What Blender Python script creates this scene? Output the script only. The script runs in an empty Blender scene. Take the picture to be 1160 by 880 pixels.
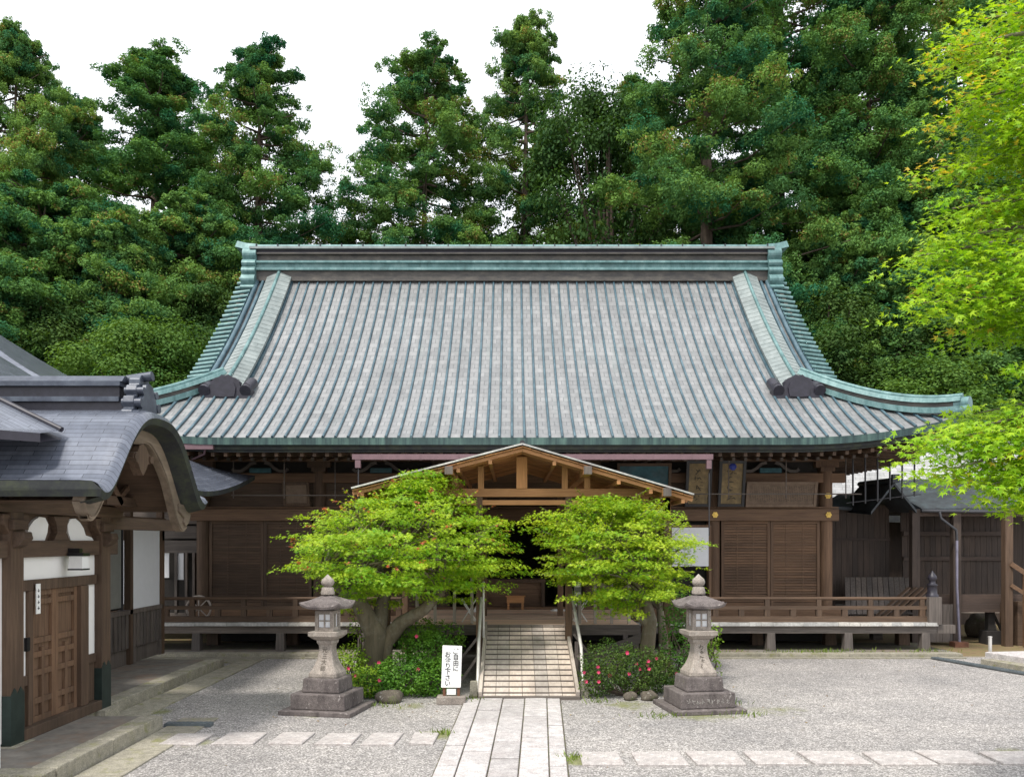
import bpy, math, random
import numpy as np
from mathutils import Vector
R = math.radians
random.seed(7)
rng = np.random.default_rng(11)
scene = bpy.context.scene
COL = scene.collection

# ------------------------------------------------------------------ camera, world, sun
CAMZ = 2.5
cd = bpy.data.cameras.new("camera")
cam = bpy.data.objects.new("camera", cd)
COL.objects.link(cam)
cam.location = (0, 0, CAMZ)
cam.rotation_euler = (R(90), 0, 0)
cd.sensor_width = 36.0
cd.lens = 30.0
cd.shift_y = 172 / 1160
cd.clip_start = 0.1
cd.clip_end = 2000
scene.camera = cam

SUN_EL, SUN_AZ = 60.0, 215.0      # azimuth clockwise from +Y (north)
w = bpy.data.worlds.new("World")
scene.world = w
w.use_nodes = True
nt = w.node_tree
nt.nodes.clear()
wo = nt.nodes.new("ShaderNodeOutputWorld")
wb = nt.nodes.new("ShaderNodeBackground")
sky = nt.nodes.new("ShaderNodeTexSky")
sky.sky_type = 'NISHITA'
sky.sun_disc = False
sky.sun_elevation = R(SUN_EL)
sky.sun_rotation = R(SUN_AZ)
sky.air_density = 1.0
sky.dust_density = 2.0
wm = nt.nodes.new("ShaderNodeMix")          # thin bright cloud veiling the blue
wm.data_type = 'RGBA'
wm.inputs[0].default_value = 0.86
wm.inputs[7].default_value = (9.6, 9.8, 10.2, 1)
nt.links.new(sky.outputs[0], wm.inputs[6])
nt.links.new(wm.outputs[2], wb.inputs[0])
wb.inputs[1].default_value = 0.115
nt.links.new(wb.outputs[0], wo.inputs[0])

sl = bpy.data.lights.new("sun", 'SUN')
sl.energy = 2.6
sl.angle = R(8)
sl.color = (1.0, 0.95, 0.87)
so = bpy.data.objects.new("sun", sl)
COL.objects.link(so)
sdir = Vector((math.sin(R(SUN_AZ)) * math.cos(R(SUN_EL)), math.cos(R(SUN_AZ)) * math.cos(R(SUN_EL)), math.sin(R(SUN_EL))))
so.rotation_euler = sdir.to_track_quat('Z', 'Y').to_euler()
so.location = sdir * 80

scene.view_settings.view_transform = 'Standard'
scene.view_settings.look = 'None'
scene.view_settings.exposure = 0.62
scene.view_settings.gamma = 1.0
scene.view_settings.use_curve_mapping = False
scene.cycles.max_bounces = 8
scene.cycles.diffuse_bounces = 4
scene.cycles.transmission_bounces = 4
scene.cycles.use_denoising = True


# ------------------------------------------------------------------ materials
def new_mat(name):
    m = bpy.data.materials.new(name)
    m.use_nodes = True
    n = m.node_tree
    n.nodes.clear()
    out = n.nodes.new("ShaderNodeOutputMaterial")
    bs = n.nodes.new("ShaderNodeBsdfPrincipled")
    n.links.new(bs.outputs[0], out.inputs[0])
    return m, n, bs


def N(n, t, **kw):
    x = n.nodes.new(t)
    for k, v in kw.items():
        setattr(x, k, v)
    return x


def coords(n, scale=(1, 1, 1), uv=False):
    tc = N(n, "ShaderNodeTexCoord")
    mp = N(n, "ShaderNodeMapping")
    mp.inputs['Scale'].default_value = scale
    n.links.new(tc.outputs['UV' if uv else 'Object'], mp.inputs[0])
    return mp.outputs[0]


def noise(n, vec, scale, detail=4, rough=0.6):
    t = N(n, "ShaderNodeTexNoise")
    t.inputs['Scale'].default_value = scale
    t.inputs['Detail'].default_value = detail
    t.inputs['Roughness'].default_value = rough
    n.links.new(vec, t.inputs['Vector'])
    return t.outputs['Fac']


def ramp(n, fac, stops):
    r = N(n, "ShaderNodeValToRGB")
    e = r.color_ramp.elements
    while len(e) < len(stops):
        e.new(0.5)
    for i, (p, c) in enumerate(stops):
        e[i].position = p
        e[i].color = (c[0], c[1], c[2], 1)
    n.links.new(fac, r.inputs[0])
    return r.outputs[0]


def mix(n, a, b, fac, mode='MIX'):
    x = N(n, "ShaderNodeMix", data_type='RGBA', blend_type=mode)
    for sock, v in ((x.inputs[6], a), (x.inputs[7], b), (x.inputs[0], fac)):
        if hasattr(v, 'is_linked'):
            n.links.new(v, sock)
        elif isinstance(v, (tuple, list)):
            sock.default_value = (v[0], v[1], v[2], 1)
        else:
            sock.default_value = v
    return x.outputs[2]


def bump(n, bs, h, strength=0.4, dist=0.02):
    b = N(n, "ShaderNodeBump")
    b.inputs['Strength'].default_value = strength
    b.inputs['Distance'].default_value = dist
    n.links.new(h, b.inputs['Height'])
    n.links.new(b.outputs[0], bs.inputs['Normal'])


def wood(name, c1, c2, axis='z', rough=0.75, gscale=28, stain=None):
    """grain stretched along one axis, large worn patches"""
    m, n, bs = new_mat(name)
    st = {'x': (0.06, 1, 1), 'y': (1, 0.06, 1), 'z': (1, 1, 0.06)}[axis]
    v = coords(n, st)
    g = noise(n, v, gscale, 6, 0.65)
    v2 = coords(n, tuple(min(1, s * 5) for s in st))
    p = noise(n, v2, 1.7, 4, 0.6)
    c = ramp(n, g, [(0.3, c1), (0.7, c2)])
    c = mix(n, c, tuple(x * 0.55 for x in c1), ramp(n, p, [(0.45, (0, 0, 0)), (0.75, (0.75,) * 3)]))
    if stain:
        q = noise(n, coords(n, (1, 1, 1)), 2.3, 5, 0.7)
        c = mix(n, c, stain, ramp(n, q, [(0.5, (0, 0, 0)), (0.72, (0.7,) * 3)]))
    geo = N(n, "ShaderNodeNewGeometry")
    c = mix(n, c, ramp(n, geo.outputs['Random Per Island'], [(0, (.8, .81, .83)), (.5, (1, 1, 1)), (1, (1.2, 1.16, 1.12))]), 1.0, 'MULTIPLY')
    n.links.new(c, bs.inputs['Base Color'])
    bs.inputs['Roughness'].default_value = rough
    bump(n, bs, g, 0.5, 0.01)
    return m


def plain(name, c, rough=0.6, metal=0.0, var=0.25, scale=6, dirt=None, bmp=0.15):
    m, n, bs = new_mat(name)
    v = coords(n)
    f = noise(n, v, scale, 6, 0.65)
    lo = tuple(x * (1 - var) for x in c)
    hi = tuple(min(1, x * (1 + var)) for x in c)
    cc = ramp(n, f, [(0.3, lo), (0.7, hi)])
    if dirt:
        q = noise(n, v, scale * 0.35, 6, 0.75)
        cc = mix(n, cc, dirt, ramp(n, q, [(0.48, (0, 0, 0)), (0.7, (0.85,) * 3)]))
    n.links.new(cc, bs.inputs['Base Color'])
    bs.inputs['Roughness'].default_value = rough
    bs.inputs['Metallic'].default_value = metal
    bump(n, bs, f, bmp, 0.01)
    return m


def stone(name, c, lichen=(0.45, 0.44, 0.4), dark=(0.06, 0.05, 0.05), moss=None, k=1.0):
    m, n, bs = new_mat(name)
    v = coords(n)
    f = noise(n, v, 9, 8, 0.75)
    g = noise(n, v, 60, 3, 0.7)
    b = noise(n, coords(n, (1, 1, 0.35)), 3.2, 6, 0.7)
    cc = ramp(n, f, [(0.28, tuple(x * 0.6 for x in c)), (0.72, tuple(x * 1.25 for x in c))])
    cc = mix(n, cc, dark, ramp(n, b, [(0.5, (0, 0, 0)), (0.68, (0.8 * k,) * 3)]))
    l = noise(n, v, 16, 5, 0.6)
    cc = mix(n, cc, lichen, ramp(n, l, [(0.62, (0, 0, 0)), (0.68, (0.85 * k,) * 3)]))
    if moss:
        q = noise(n, v, 4.0, 6, 0.7)
        cc = mix(n, cc, moss, ramp(n, q, [(0.55, (0, 0, 0)), (0.66, (0.9,) * 3)]))
    cc = mix(n, cc, ramp(n, g, [(0.3, (0.6,) * 3), (0.7, (1.25,) * 3)]), 1.0, 'MULTIPLY')
    geo = N(n, "ShaderNodeNewGeometry")
    cc = mix(n, cc, ramp(n, geo.outputs['Random Per Island'], [(0, (.84, .83, .83)), (1, (1.13, 1.12, 1.12))]), 1.0, 'MULTIPLY')
    n.links.new(cc, bs.inputs['Base Color'])
    bs.inputs['Roughness'].default_value = 0.9
    bump(n, bs, f, 0.6, 0.02)
    return m


def tiles(name, c1, c2, mortar, bw, bh, off=0.5, rough=0.45, streak=None, msize=0.008, metal=0.0, var=0.35):
    m, n, bs = new_mat(name)
    v = coords(n, uv=True)
    b = N(n, "ShaderNodeTexBrick")
    b.inputs['Scale'].default_value = 1.0
    b.inputs['Brick Width'].default_value = bw
    b.inputs['Row Height'].default_value = bh
    b.inputs['Mortar Size'].default_value = msize
    b.inputs['Mortar Smooth'].default_value = 0.3
    b.inputs['Bias'].default_value = 0.0
    b.offset = off
    b.inputs['Color1'].default_value = (*c1, 1)
    b.inputs['Color2'].default_value = (*c2, 1)
    b.inputs['Mortar'].default_value = (*mortar, 1)
    n.links.new(v, b.inputs['Vector'])
    big = noise(n, coords(n, (1, 0.35, 1), uv=True), 0.9, 6, 0.7)
    c = mix(n, b.outputs['Color'], ramp(n, big, [(0.3, (1 - var,) * 3), (0.7, (1 + var,) * 3)]), 1.0, 'MULTIPLY')
    fine = noise(n, coords(n, (1, 0.5, 1), uv=True), 9, 5, 0.7)
    c = mix(n, c, ramp(n, fine, [(0.3, (0.82,) * 3), (0.7, (1.16,) * 3)]), 1.0, 'MULTIPLY')
    if streak:
        s = noise(n, coords(n, (3.0, 0.22, 1), uv=True), 1.6, 6, 0.75)
        c = mix(n, c, streak, ramp(n, s, [(0.55, (0, 0, 0)), (0.75, (0.6,) * 3)]))
    n.links.new(c, bs.inputs['Base Color'])
    bs.inputs['Roughness'].default_value = rough
    bs.inputs['Metallic'].default_value = metal
    bump(n, bs, b.outputs['Fac'], -0.5, 0.012)
    return m


def patina(name, c, c2, dark, rough=0.5, vert=0.3, sc=5):
    """copper verdigris with streaks"""
    m, n, bs = new_mat(name)
    f = noise(n, coords(n, (1, 1, vert)), sc, 7, 0.75)
    g = noise(n, coords(n, (1, 1, 1)), 1.3, 5, 0.7)
    cc = ramp(n, f, [(0.25, dark), (0.45, c), (0.7, c2)])
    cc = mix(n, cc, tuple(x * 0.6 for x in c), ramp(n, g, [(0.45, (0, 0, 0)), (0.7, (0.6,) * 3)]))
    n.links.new(cc, bs.inputs['Base Color'])
    bs.inputs['Roughness'].default_value = rough
    bs.inputs['Metallic'].default_value = 0.15
    bump(n, bs, f, 0.2, 0.01)
    return m


def leafmat(name, rough=0.5, trans=0.35, gain=1.0, glossy=0.3, vary=True):
    """colour read from each leaf's own tint"""
    m, n, bs = new_mat(name)
    at = N(n, "ShaderNodeAttribute", attribute_name="tint")
    c = at.outputs['Color']
    oi = N(n, "ShaderNodeObjectInfo")
    if vary:
        c = mix(n, c, ramp(n, oi.outputs['Random'], [(0, (0.8 * gain, 0.9 * gain, 0.85 * gain)), (1, (1.2 * gain, 1.08 * gain, 0.95 * gain))]), 1.0, 'MULTIPLY')
    n.links.new(c, bs.inputs['Base Color'])
    bs.inputs['Roughness'].default_value = rough
    bs.inputs['Specular IOR Level'].default_value = glossy
    tr = N(n, "ShaderNodeBsdfTranslucent")
    c2 = mix(n, c, (1.25, 1.2, 0.5), 1.0, 'MULTIPLY')
    n.links.new(c2, tr.inputs[0])
    ms = N(n, "ShaderNodeMixShader")
    ms.inputs[0].default_value = trans
    n.links.new(bs.outputs[0], ms.inputs[1])
    n.links.new(tr.outputs[0], ms.inputs[2])
    out = [x for x in n.nodes if x.type == 'OUTPUT_MATERIAL'][0]
    n.links.new(ms.outputs[0], out.inputs[0])
    return m


def gravel_mat():
    m, n, bs = new_mat("gravel")
    v = coords(n)
    vo = N(n, "ShaderNodeTexVoronoi")
    vo.inputs['Scale'].default_value = 56
    n.links.new(v, vo.inputs['Vector'])
    sx = N(n, "ShaderNodeSeparateColor")
    n.links.new(vo.outputs['Color'], sx.inputs[0])
    c = ramp(n, sx.outputs[0], [(0.0, (0.21, 0.2, 0.2)), (0.35, (0.32, 0.307, 0.3)), (0.7, (0.4, 0.385, 0.375)), (1.0, (0.64, 0.62, 0.61))])
    dk = ramp(n, vo.outputs['Distance'], [(0.3, (1, 1, 1)), (0.8, (0.45, 0.44, 0.43))])
    c = mix(n, c, dk, 1.0, 'MULTIPLY')
    big = noise(n, v, 0.55, 6, 0.65)
    c = mix(n, c, ramp(n, big, [(0.3, (0.74, 0.74, 0.745)), (0.7, (1.17, 1.15, 1.12))]), 1.0, 'MULTIPLY')
    mid = noise(n, v, 7, 5, 0.7)
    c = mix(n, c, ramp(n, mid, [(0.3, (0.8, 0.8, 0.8)), (0.7, (1.18, 1.17, 1.15))]), 1.0, 'MULTIPLY')
    # moss round the lantern bases and bush feet
    tcn = N(n, "ShaderNodeTexCoord")
    total = None
    for (px, py, rr, k) in MOSS:
        d = N(n, "ShaderNodeVectorMath", operation='DISTANCE')
        n.links.new(tcn.outputs['Object'], d.inputs[0])
        d.inputs[1].default_value = (px, py, 0)
        mr = N(n, "ShaderNodeMapRange")
        mr.inputs[1].default_value = 0.1
        mr.inputs[2].default_value = rr
        mr.inputs[3].default_value = k
        mr.inputs[4].default_value = 0
        n.links.new(d.outputs['Value'], mr.inputs[0])
        if total is None:
            total = mr.outputs[0]
        else:
            mx = N(n, "ShaderNodeMath", operation='MAXIMUM')
            n.links.new(total, mx.inputs[0])
            n.links.new(mr.outputs[0], mx.inputs[1])
            total = mx.outputs[0]
    ns = noise(n, v, 3.2, 7, 0.75)
    ad = N(n, "ShaderNodeMath", operation='MULTIPLY')
    n.links.new(total, ad.inputs[0])
    n.links.new(ns, ad.inputs[1])
    mask = ramp(n, ad.outputs[0], [(0.24, (0, 0, 0)), (0.36, (0.85,) * 3)])
    mg = ramp(n, noise(n, v, 30, 4, 0.7), [(0.3, (0.09, 0.105, 0.03)), (0.7, (0.22, 0.225, 0.075))])
    c = mix(n, c, mg, mask)
    # earth beyond the courtyard
    sp = N(n, "ShaderNodeSeparateXYZ")
    n.links.new(tcn.outputs['Object'], sp.inputs[0])
    far = N(n, "ShaderNodeMapRange")
    far.inputs[1].default_value = 18.2
    far.inputs[2].default_value = 18.5
    n.links.new(sp.outputs[1], far.inputs[0])
    ec = ramp(n, noise(n, v, 5, 7, 0.8), [(0.3, (0.09, 0.06, 0.03)), (0.5, (0.2, 0.14, 0.07)), (0.62, (0.1, 0.12, 0.03)), (0.8, (0.3, 0.22, 0.12))])
    c = mix(n, c, ec, far.outputs[0])
    n.links.new(c, bs.inputs['Base Color'])
    bs.inputs['Roughness'].default_value = 0.95
    bump(n, bs, vo.outputs['Distance'], -0.7, 0.02)
    return m


# (x, y, radius, strength)
MOSS = [(2.75, 12.3, 1.4, 0.72), (3.9, 12.6, 1.7, 0.56), (-1.6, 12.9, 0.9, 0.62), (-2.9, 12.2, 1.0, 0.52), (1.8, 13.0, 1.1, 0.66),
        (-0.95, 11.0, 0.6, 0.8), (5.9, 9.9, 1.0, 0.75), (0.72, 9.7, 0.4, 0.85), (-3.9, 10.6, 0.9, 0.6), (-5.2, 12.5, 0.5, 0.8)]

M = {}
M['gravel'] = gravel_mat()
dk1, dk2 = (0.058, 0.034, 0.02), (0.125, 0.078, 0.048)
for ax in 'xyz':
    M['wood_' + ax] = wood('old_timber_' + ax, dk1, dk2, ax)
    M['grey_' + ax] = wood('weathered_timber_' + ax, (0.075, 0.062, 0.055), (0.165, 0.14, 0.122), ax)
    M['new_' + ax] = wood('cedar_timber_' + ax, (0.38, 0.175, 0.068), (0.56, 0.29, 0.125), ax)
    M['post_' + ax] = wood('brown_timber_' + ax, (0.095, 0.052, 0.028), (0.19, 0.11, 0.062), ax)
    M['pale_' + ax] = wood('bleached_timber_' + ax, (0.4, 0.345, 0.3), (0.58, 0.515, 0.46), ax)
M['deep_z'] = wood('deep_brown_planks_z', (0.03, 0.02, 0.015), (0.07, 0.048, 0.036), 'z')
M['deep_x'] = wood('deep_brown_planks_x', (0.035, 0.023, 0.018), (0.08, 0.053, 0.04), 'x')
M['ghost_z'] = wood('ghost', (0.2, 0.15, 0.11), (0.36, 0.28, 0.21), 'z')
M['deckend'] = wood('silver_board_ends', (0.36, 0.35, 0.33), (0.62, 0.61, 0.58), 'y', gscale=20)
M['beige'] = wood('floor_boards', (0.62, 0.45, 0.32), (0.78, 0.6, 0.46), 'x')
M['dark'] = plain('dark_boards_and_shade', (0.02, 0.017, 0.015), 0.9)  # near-black boards; also painted-in shade of the wing opening and under the hall
M['plaster'] = plain('white_plaster', (0.78, 0.77, 0.74), 0.85, var=0.04, scale=2, dirt=(0.66, 0.64, 0.58))
M['paper'] = plain('white_paper_screen', (0.74, 0.75, 0.77), 0.7, var=0.03)
M['greyscreen'] = plain('grey_screen', (0.2, 0.2, 0.18), 0.6, var=0.1)
M['black'] = plain('black_lacquer', (0.012, 0.012, 0.014), 0.3)
M['navy'] = plain('dark_bronze_ornament', (0.022, 0.02, 0.03), 0.45, var=0.4, scale=9)
M['gold'] = plain('gilt_boss', (0.62, 0.42, 0.1), 0.4, 0.6)
M['iron'] = plain('painted_iron', (0.03, 0.03, 0.035), 0.5)
M['white'] = plain('white_paint', (0.78, 0.78, 0.76), 0.5, var=0.05)
M['steel'] = plain('worn_white_pipe', (0.55, 0.53, 0.5), 0.45, 0.2, var=0.15)
M['pink'] = plain('faded_pink_gutter', (0.15, 0.088, 0.1), 0.6, var=0.15)
M['grate'] = plain('drain_grate', (0.12, 0.14, 0.15), 0.6, 0.3)
M['ink'] = plain('black_ink', (0.012, 0.012, 0.016), 0.7)
M['blue'] = plain('blue_painted_cloth', (0.04, 0.11, 0.13), 0.8, var=0.5, scale=3, dirt=(0.1, 0.12, 0.13))
M['rust'] = plain('rusty_iron', (0.14, 0.06, 0.035), 0.85, var=0.4)
M['shoe'] = plain('dark_copper_shoe', (0.025, 0.04, 0.035), 0.45, 0.4)
M['conc'] = stone('pale_kerb_stone', (0.31, 0.29, 0.23), lichen=(0.46, 0.44, 0.38), dark=(0.17, 0.16, 0.1), moss=(0.2, 0.2, 0.08), k=0.5)
M['pave'] = plain('platform_concrete', (0.17, 0.155, 0.135), 0.9, var=0.3, scale=5, dirt=(0.2, 0.13, 0.085))
M['slab'] = stone('pale_paving_slab', (0.5, 0.475, 0.465), lichen=(0.58, 0.56, 0.545), dark=(0.4, 0.35, 0.335), k=0.6)
M['stepstone'] = stone('worn_stepping_stone', (0.46, 0.43, 0.41), lichen=(0.62, 0.6, 0.58), dark=(0.3, 0.25, 0.23), k=0.7)
M['moss'] = plain('moss', (0.13, 0.16, 0.03), 0.95, var=0.5, scale=25)
M['joint_and_shade'] = plain('mossy_soil_and_deck_shade', (0.09, 0.075, 0.06), 0.95, var=0.4, scale=20, dirt=(0.13, 0.16, 0.03))
M['lantern'] = stone('granite_lantern', (0.34, 0.3, 0.26), dark=(0.12, 0.1, 0.09), k=0.8)
M['lantern_dark'] = stone('blackened_granite', (0.165, 0.142, 0.135), lichen=(0.38, 0.35, 0.33), dark=(0.05, 0.04, 0.04))
M['rock'] = stone('garden_rock', (0.13, 0.11, 0.085), dark=(0.06, 0.05, 0.04), moss=(0.08, 0.1, 0.03))
M['tile'] = tiles('roof_copper_shingle', (0.188, 0.192, 0.194), (0.252, 0.254, 0.253), (0.095, 0.1, 0.103), 0.26, 0.22, 0.5, 0.42, msize=0.008, streak=(0.17, 0.21, 0.2), metal=0.1, var=0.22)
M['lead'] = tiles('bluegrey_shingle', (0.095, 0.107, 0.138), (0.145, 0.16, 0.198), (0.042, 0.048, 0.062), 0.46, 0.075, 0.5, 0.26, msize=0.0045, metal=0.25, var=0.2)
M['lightroof'] = tiles('lightgrey_shingle', (0.3, 0.3, 0.3), (0.42, 0.42, 0.42), (0.14, 0.14, 0.14), 0.5, 0.2, 0.5, 0.5)
M['rib'] = patina('bluegreen_batten', (0.05, 0.10, 0.128), (0.125, 0.2, 0.235), (0.025, 0.045, 0.06), 0.4, 0.4, 3)
M['green'] = patina('verdigris_copper', (0.095, 0.195, 0.195), (0.215, 0.335, 0.33), (0.04, 0.065, 0.065), 0.5, 0.4, 5)
M['greencap'] = patina('pale_verdigris', (0.2, 0.235, 0.23), (0.3, 0.335, 0.325), (0.11, 0.125, 0.125), 0.5, 0.5, 4)
M['edge'] = patina('stained_eave_copper', (0.025, 0.055, 0.055), (0.10, 0.18, 0.15), (0.010, 0.014, 0.016), 0.55, 0.05, 7)
M['ridgedark'] = patina('dark_ridge_copper', (0.055, 0.05, 0.045), (0.125, 0.11, 0.09), (0.022, 0.022, 0.028), 0.5, 3.0, 3)
M['rim'] = patina('dark_shingle_rim', (0.022, 0.025, 0.027), (0.055, 0.065, 0.035), (0.012, 0.013, 0.015), 0.7, 1.0, 4)
M['blackroof'] = patina('black_copper_roof', (0.03, 0.035, 0.04), (0.06, 0.08, 0.09), (0.015, 0.015, 0.018), 0.45, 1.0, 4)
M['bark'] = wood('bark', (0.07, 0.05, 0.04), (0.16, 0.12, 0.09), 'z', 0.95, 16)
M['maplebark'] = wood('maple_bark', (0.1, 0.085, 0.055), (0.22, 0.18, 0.125), 'z', 0.95, 14, stain=(0.3, 0.29, 0.24))
M['cedar'] = leafmat('cedar_needles', 0.85, 0.25, 1.0, 0.08)
M['broad'] = leafmat('broad_leaves', 0.7, 0.3, 1.0, 0.15)
M['maple'] = leafmat('maple_leaves', 0.5, 0.45, vary=False)
M['bush'] = leafmat('shrub_leaves', 0.5, 0.3)
M['flower'] = plain('pink_petals', (0.6, 0.045, 0.13), 0.6, var=0.3, scale=30)


# ------------------------------------------------------------------ mesh helpers
class MB:
    def __init__(s):
        s.v, s.f, s.m, s.sm, s.uv = [], [], [], [], []

    def add(s, verts, faces, mi=0, smooth=False, uvs=None):
        o = len(s.v)
        s.v.extend([tuple(p) for p in verts])
        for f in faces:
            s.f.append([i + o for i in f])
            s.m.append(mi)
            s.sm.append(smooth)
            s.uv.append([uvs[i] for i in f] if uvs is not None else [(0, 0)] * len(f))
        return s

    def box(s, x0, x1, y0, y1, z0, z1, mi=0):
        v = [(x0, y0, z0), (x1, y0, z0), (x1, y1, z0), (x0, y1, z0), (x0, y0, z1), (x1, y0, z1), (x1, y1, z1), (x0, y1, z1)]
        return s.add(v, [(0, 3, 2, 1), (4, 5, 6, 7), (0, 1, 5, 4), (1, 2, 6, 5), (2, 3, 7, 6), (3, 0, 4, 7)], mi)

    def frustum(s, cx, cy, z0, z1, a0, b0, a1, b1, mi=0):
        """rectangular frustum: half sizes a,b at bottom and top"""
        v = [(cx - a0, cy - b0, z0), (cx + a0, cy - b0, z0), (cx + a0, cy + b0, z0), (cx - a0, cy + b0, z0),
             (cx - a1, cy - b1, z1), (cx + a1, cy - b1, z1), (cx + a1, cy + b1, z1), (cx - a1, cy + b1, z1)]
        return s.add(v, [(0, 3, 2, 1), (4, 5, 6, 7), (0, 1, 5, 4), (1, 2, 6, 5), (2, 3, 7, 6), (3, 0, 4, 7)], mi)

    def beam(s, p, q, wd, ht, mi=0, up=(0, 0, 1)):
        p, q, up = Vector(p), Vector(q), Vector(up)
        d = (q - p).normalized()
        a = d.cross(up)
        if a.length < 1e-4:
            a = d.cross(Vector((0, 1, 0)))
        a.normalize()
        b = a.cross(d).normalized()
        a, b = a * wd / 2, b * ht / 2
        v = [p - a - b, p + a - b, p + a + b, p - a + b, q - a - b, q + a - b, q + a + b, q - a + b]
        return s.add(v, [(0, 1, 2, 3), (4, 7, 6, 5), (0, 4, 5, 1), (1, 5, 6, 2), (2, 6, 7, 3), (3, 7, 4, 0)], mi)

    def tube(s, path, rad, n=8, mi=0, smooth=True, caps=True):
        path = [Vector(p) for p in path]
        if not hasattr(rad, '__len__'):
            rad = [rad] * len(path)
        vs = []
        ref = None
        for i, p in enumerate(path):
            d = (path[min(i + 1, len(path) - 1)] - path[max(i - 1, 0)])
            d = d.normalized() if d.length > 1e-9 else Vector((0, 0, 1))
            if ref is None:
                ref = Vector((0, 0, 1)) if abs(d.z) < 0.9 else Vector((1, 0, 0))
            a = d.cross(ref).normalized()
            b = a.cross(d).normalized()
            ref = b
            for k in range(n):
                t = 2 * math.pi * k / n
                vs.append(p + a * (rad[i] * math.cos(t)) + b * (rad[i] * math.sin(t)))
        fs = []
        for i in range(len(path) - 1):
            for k in range(n):
                k2 = (k + 1) % n
                fs.append((i * n + k, i * n + k2, (i + 1) * n + k2, (i + 1) * n + k))
        s.add(vs, fs, mi, smooth)
        if caps:
            s.add(vs[:n], [tuple(range(n))[::-1]], mi)
            s.add(vs[-n:], [tuple(range(n))], mi)
        return s

    def sweep(s, path, sec, side, mi=0, closed=True, smooth=False):
        """section (a along side, b along up=perp) swept on a path; side is a function or vector"""
        path = [Vector(p) for p in path]
        vs = []
        k = len(sec)
        for i, p in enumerate(path):
            d = (path[min(i + 1, len(path) - 1)] - path[max(i - 1, 0)]).normalized()
            sd = Vector(side).normalized()
            up = sd.cross(d).normalized()
            if up.z < 0:
                up = -up
            for (a, b) in sec:
                vs.append(p + sd * a + up * b)
        fs = []
        for i in range(len(path) - 1):
            for j in range(k if closed else k - 1):
                j2 = (j + 1) % k
                fs.append((i * k + j, i * k + j2, (i + 1) * k + j2, (i + 1) * k + j))
        s.add(vs, fs, mi, smooth)
        if closed:
            s.add(vs[:k], [tuple(range(k))[::-1]], mi)
            s.add(vs[-k:], [tuple(range(k))], mi)
        return s

    def prism(s, poly, a, b, axis='y', mi=0):
        """polygon in the two other axes extruded from a to b"""
        def P(u, v, t):
            return {'y': (u, t, v), 'x': (t, u, v), 'z': (u, v, t)}[axis]
        k = len(poly)
        vs = [P(u, v, a) for u, v in poly] + [P(u, v, b) for u, v in poly]
        fs = [tuple(range(k)), tuple(range(k, 2 * k))[::-1]]
        for i in range(k):
            j = (i + 1) % k
            fs.append((i, i + k, j + k, j))
        return s.add(vs, fs, mi)

    def grid(s, rows, mi=0, smooth=True, uvrows=None, flip=False):
        r, c = len(rows), len(rows[0])
        vs = [p for row in rows for p in row]
        uv = [p for row in uvrows for p in row] if uvrows else None
        fs = []
        for i in range(r - 1):
            for j in range(c - 1):
                q = (i * c + j, i * c + j + 1, (i + 1) * c + j + 1, (i + 1) * c + j)
                fs.append(q[::-1] if flip else q)
        return s.add(vs, fs, mi, smooth, uv)

    def lathe(s, prof, cx, cy, n=12, mi=0, smooth=True, rot=0.0):
        vs = []
        for r, z in prof:
            for k in range(n):
                t = 2 * math.pi * k / n + rot
                vs.append((cx + r * math.cos(t), cy + r * math.sin(t), z))
        fs = []
        for i in range(len(prof) - 1):
            for k in range(n):
                k2 = (k + 1) % n
                fs.append((i * n + k, i * n + k2, (i + 1) * n + k2, (i + 1) * n + k))
        s.add(vs, fs, mi, smooth)
        s.add(vs[:n], [tuple(range(n))[::-1]], mi)
        s.add(vs[-n:], [tuple(range(n))], mi)
        return s

    def build(s, name, mats, parent=None, loc=(0, 0, 0), bevel=0.0, rot=None):
        """vertices are world coordinates; the origin goes to loc, or to the parent's origin"""
        if not isinstance(mats, (list, tuple)):
            mats = [mats]
        me = bpy.data.meshes.new(name)
        o = bpy.data.objects.new(name, me)
        base = Vector(loc)
        if parent is not None:
            base = Vector(parent['_base'])
        me.from_pydata([(p[0] - base.x, p[1] - base.y, p[2] - base.z) for p in s.v], [], s.f)
        for m_ in mats:
            me.materials.append(M[m_] if isinstance(m_, str) else m_)
        me.polygons.foreach_set('material_index', s.m)
        me.polygons.foreach_set('use_smooth', s.sm)
        ul = me.uv_layers.new(name='UVMap')
        flat = [c for face in s.uv for uvp in face for c in uvp]
        ul.data.foreach_set('uv', flat)
        me.update()
        COL.objects.link(o)
        if parent is not None:
            o.parent = parent
        else:
            o.location = base
        o['_base'] = tuple(base)
        if bevel:
            b = o.modifiers.new('bevel', 'BEVEL')
            b.width = bevel
            b.segments = 2
            b.limit_method = 'ANGLE'
        return o


def tag(o, label=None, cat=None, group=None, kind=None):
    if label:
        o['label'] = label
    if cat:
        o['category'] = cat
    if group:
        o['group'] = group
    if kind:
        o['kind'] = kind
    return o


def thing(name, label, cat, loc=(0, 0, 0), group=None):
    o = bpy.data.objects.new(name, None)
    o.empty_display_size = 0.3
    COL.objects.link(o)
    o.location = loc
    o['_base'] = tuple(loc)
    return tag(o, label, cat, group)


KIDS = lambda o: [c for c in bpy.data.objects if c.parent == o]


def copy_tree(o, parent=None):
    c = o.copy()
    COL.objects.link(c)
    c.parent = parent
    for k in KIDS(o):
        copy_tree(k, c)
    return c


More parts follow.
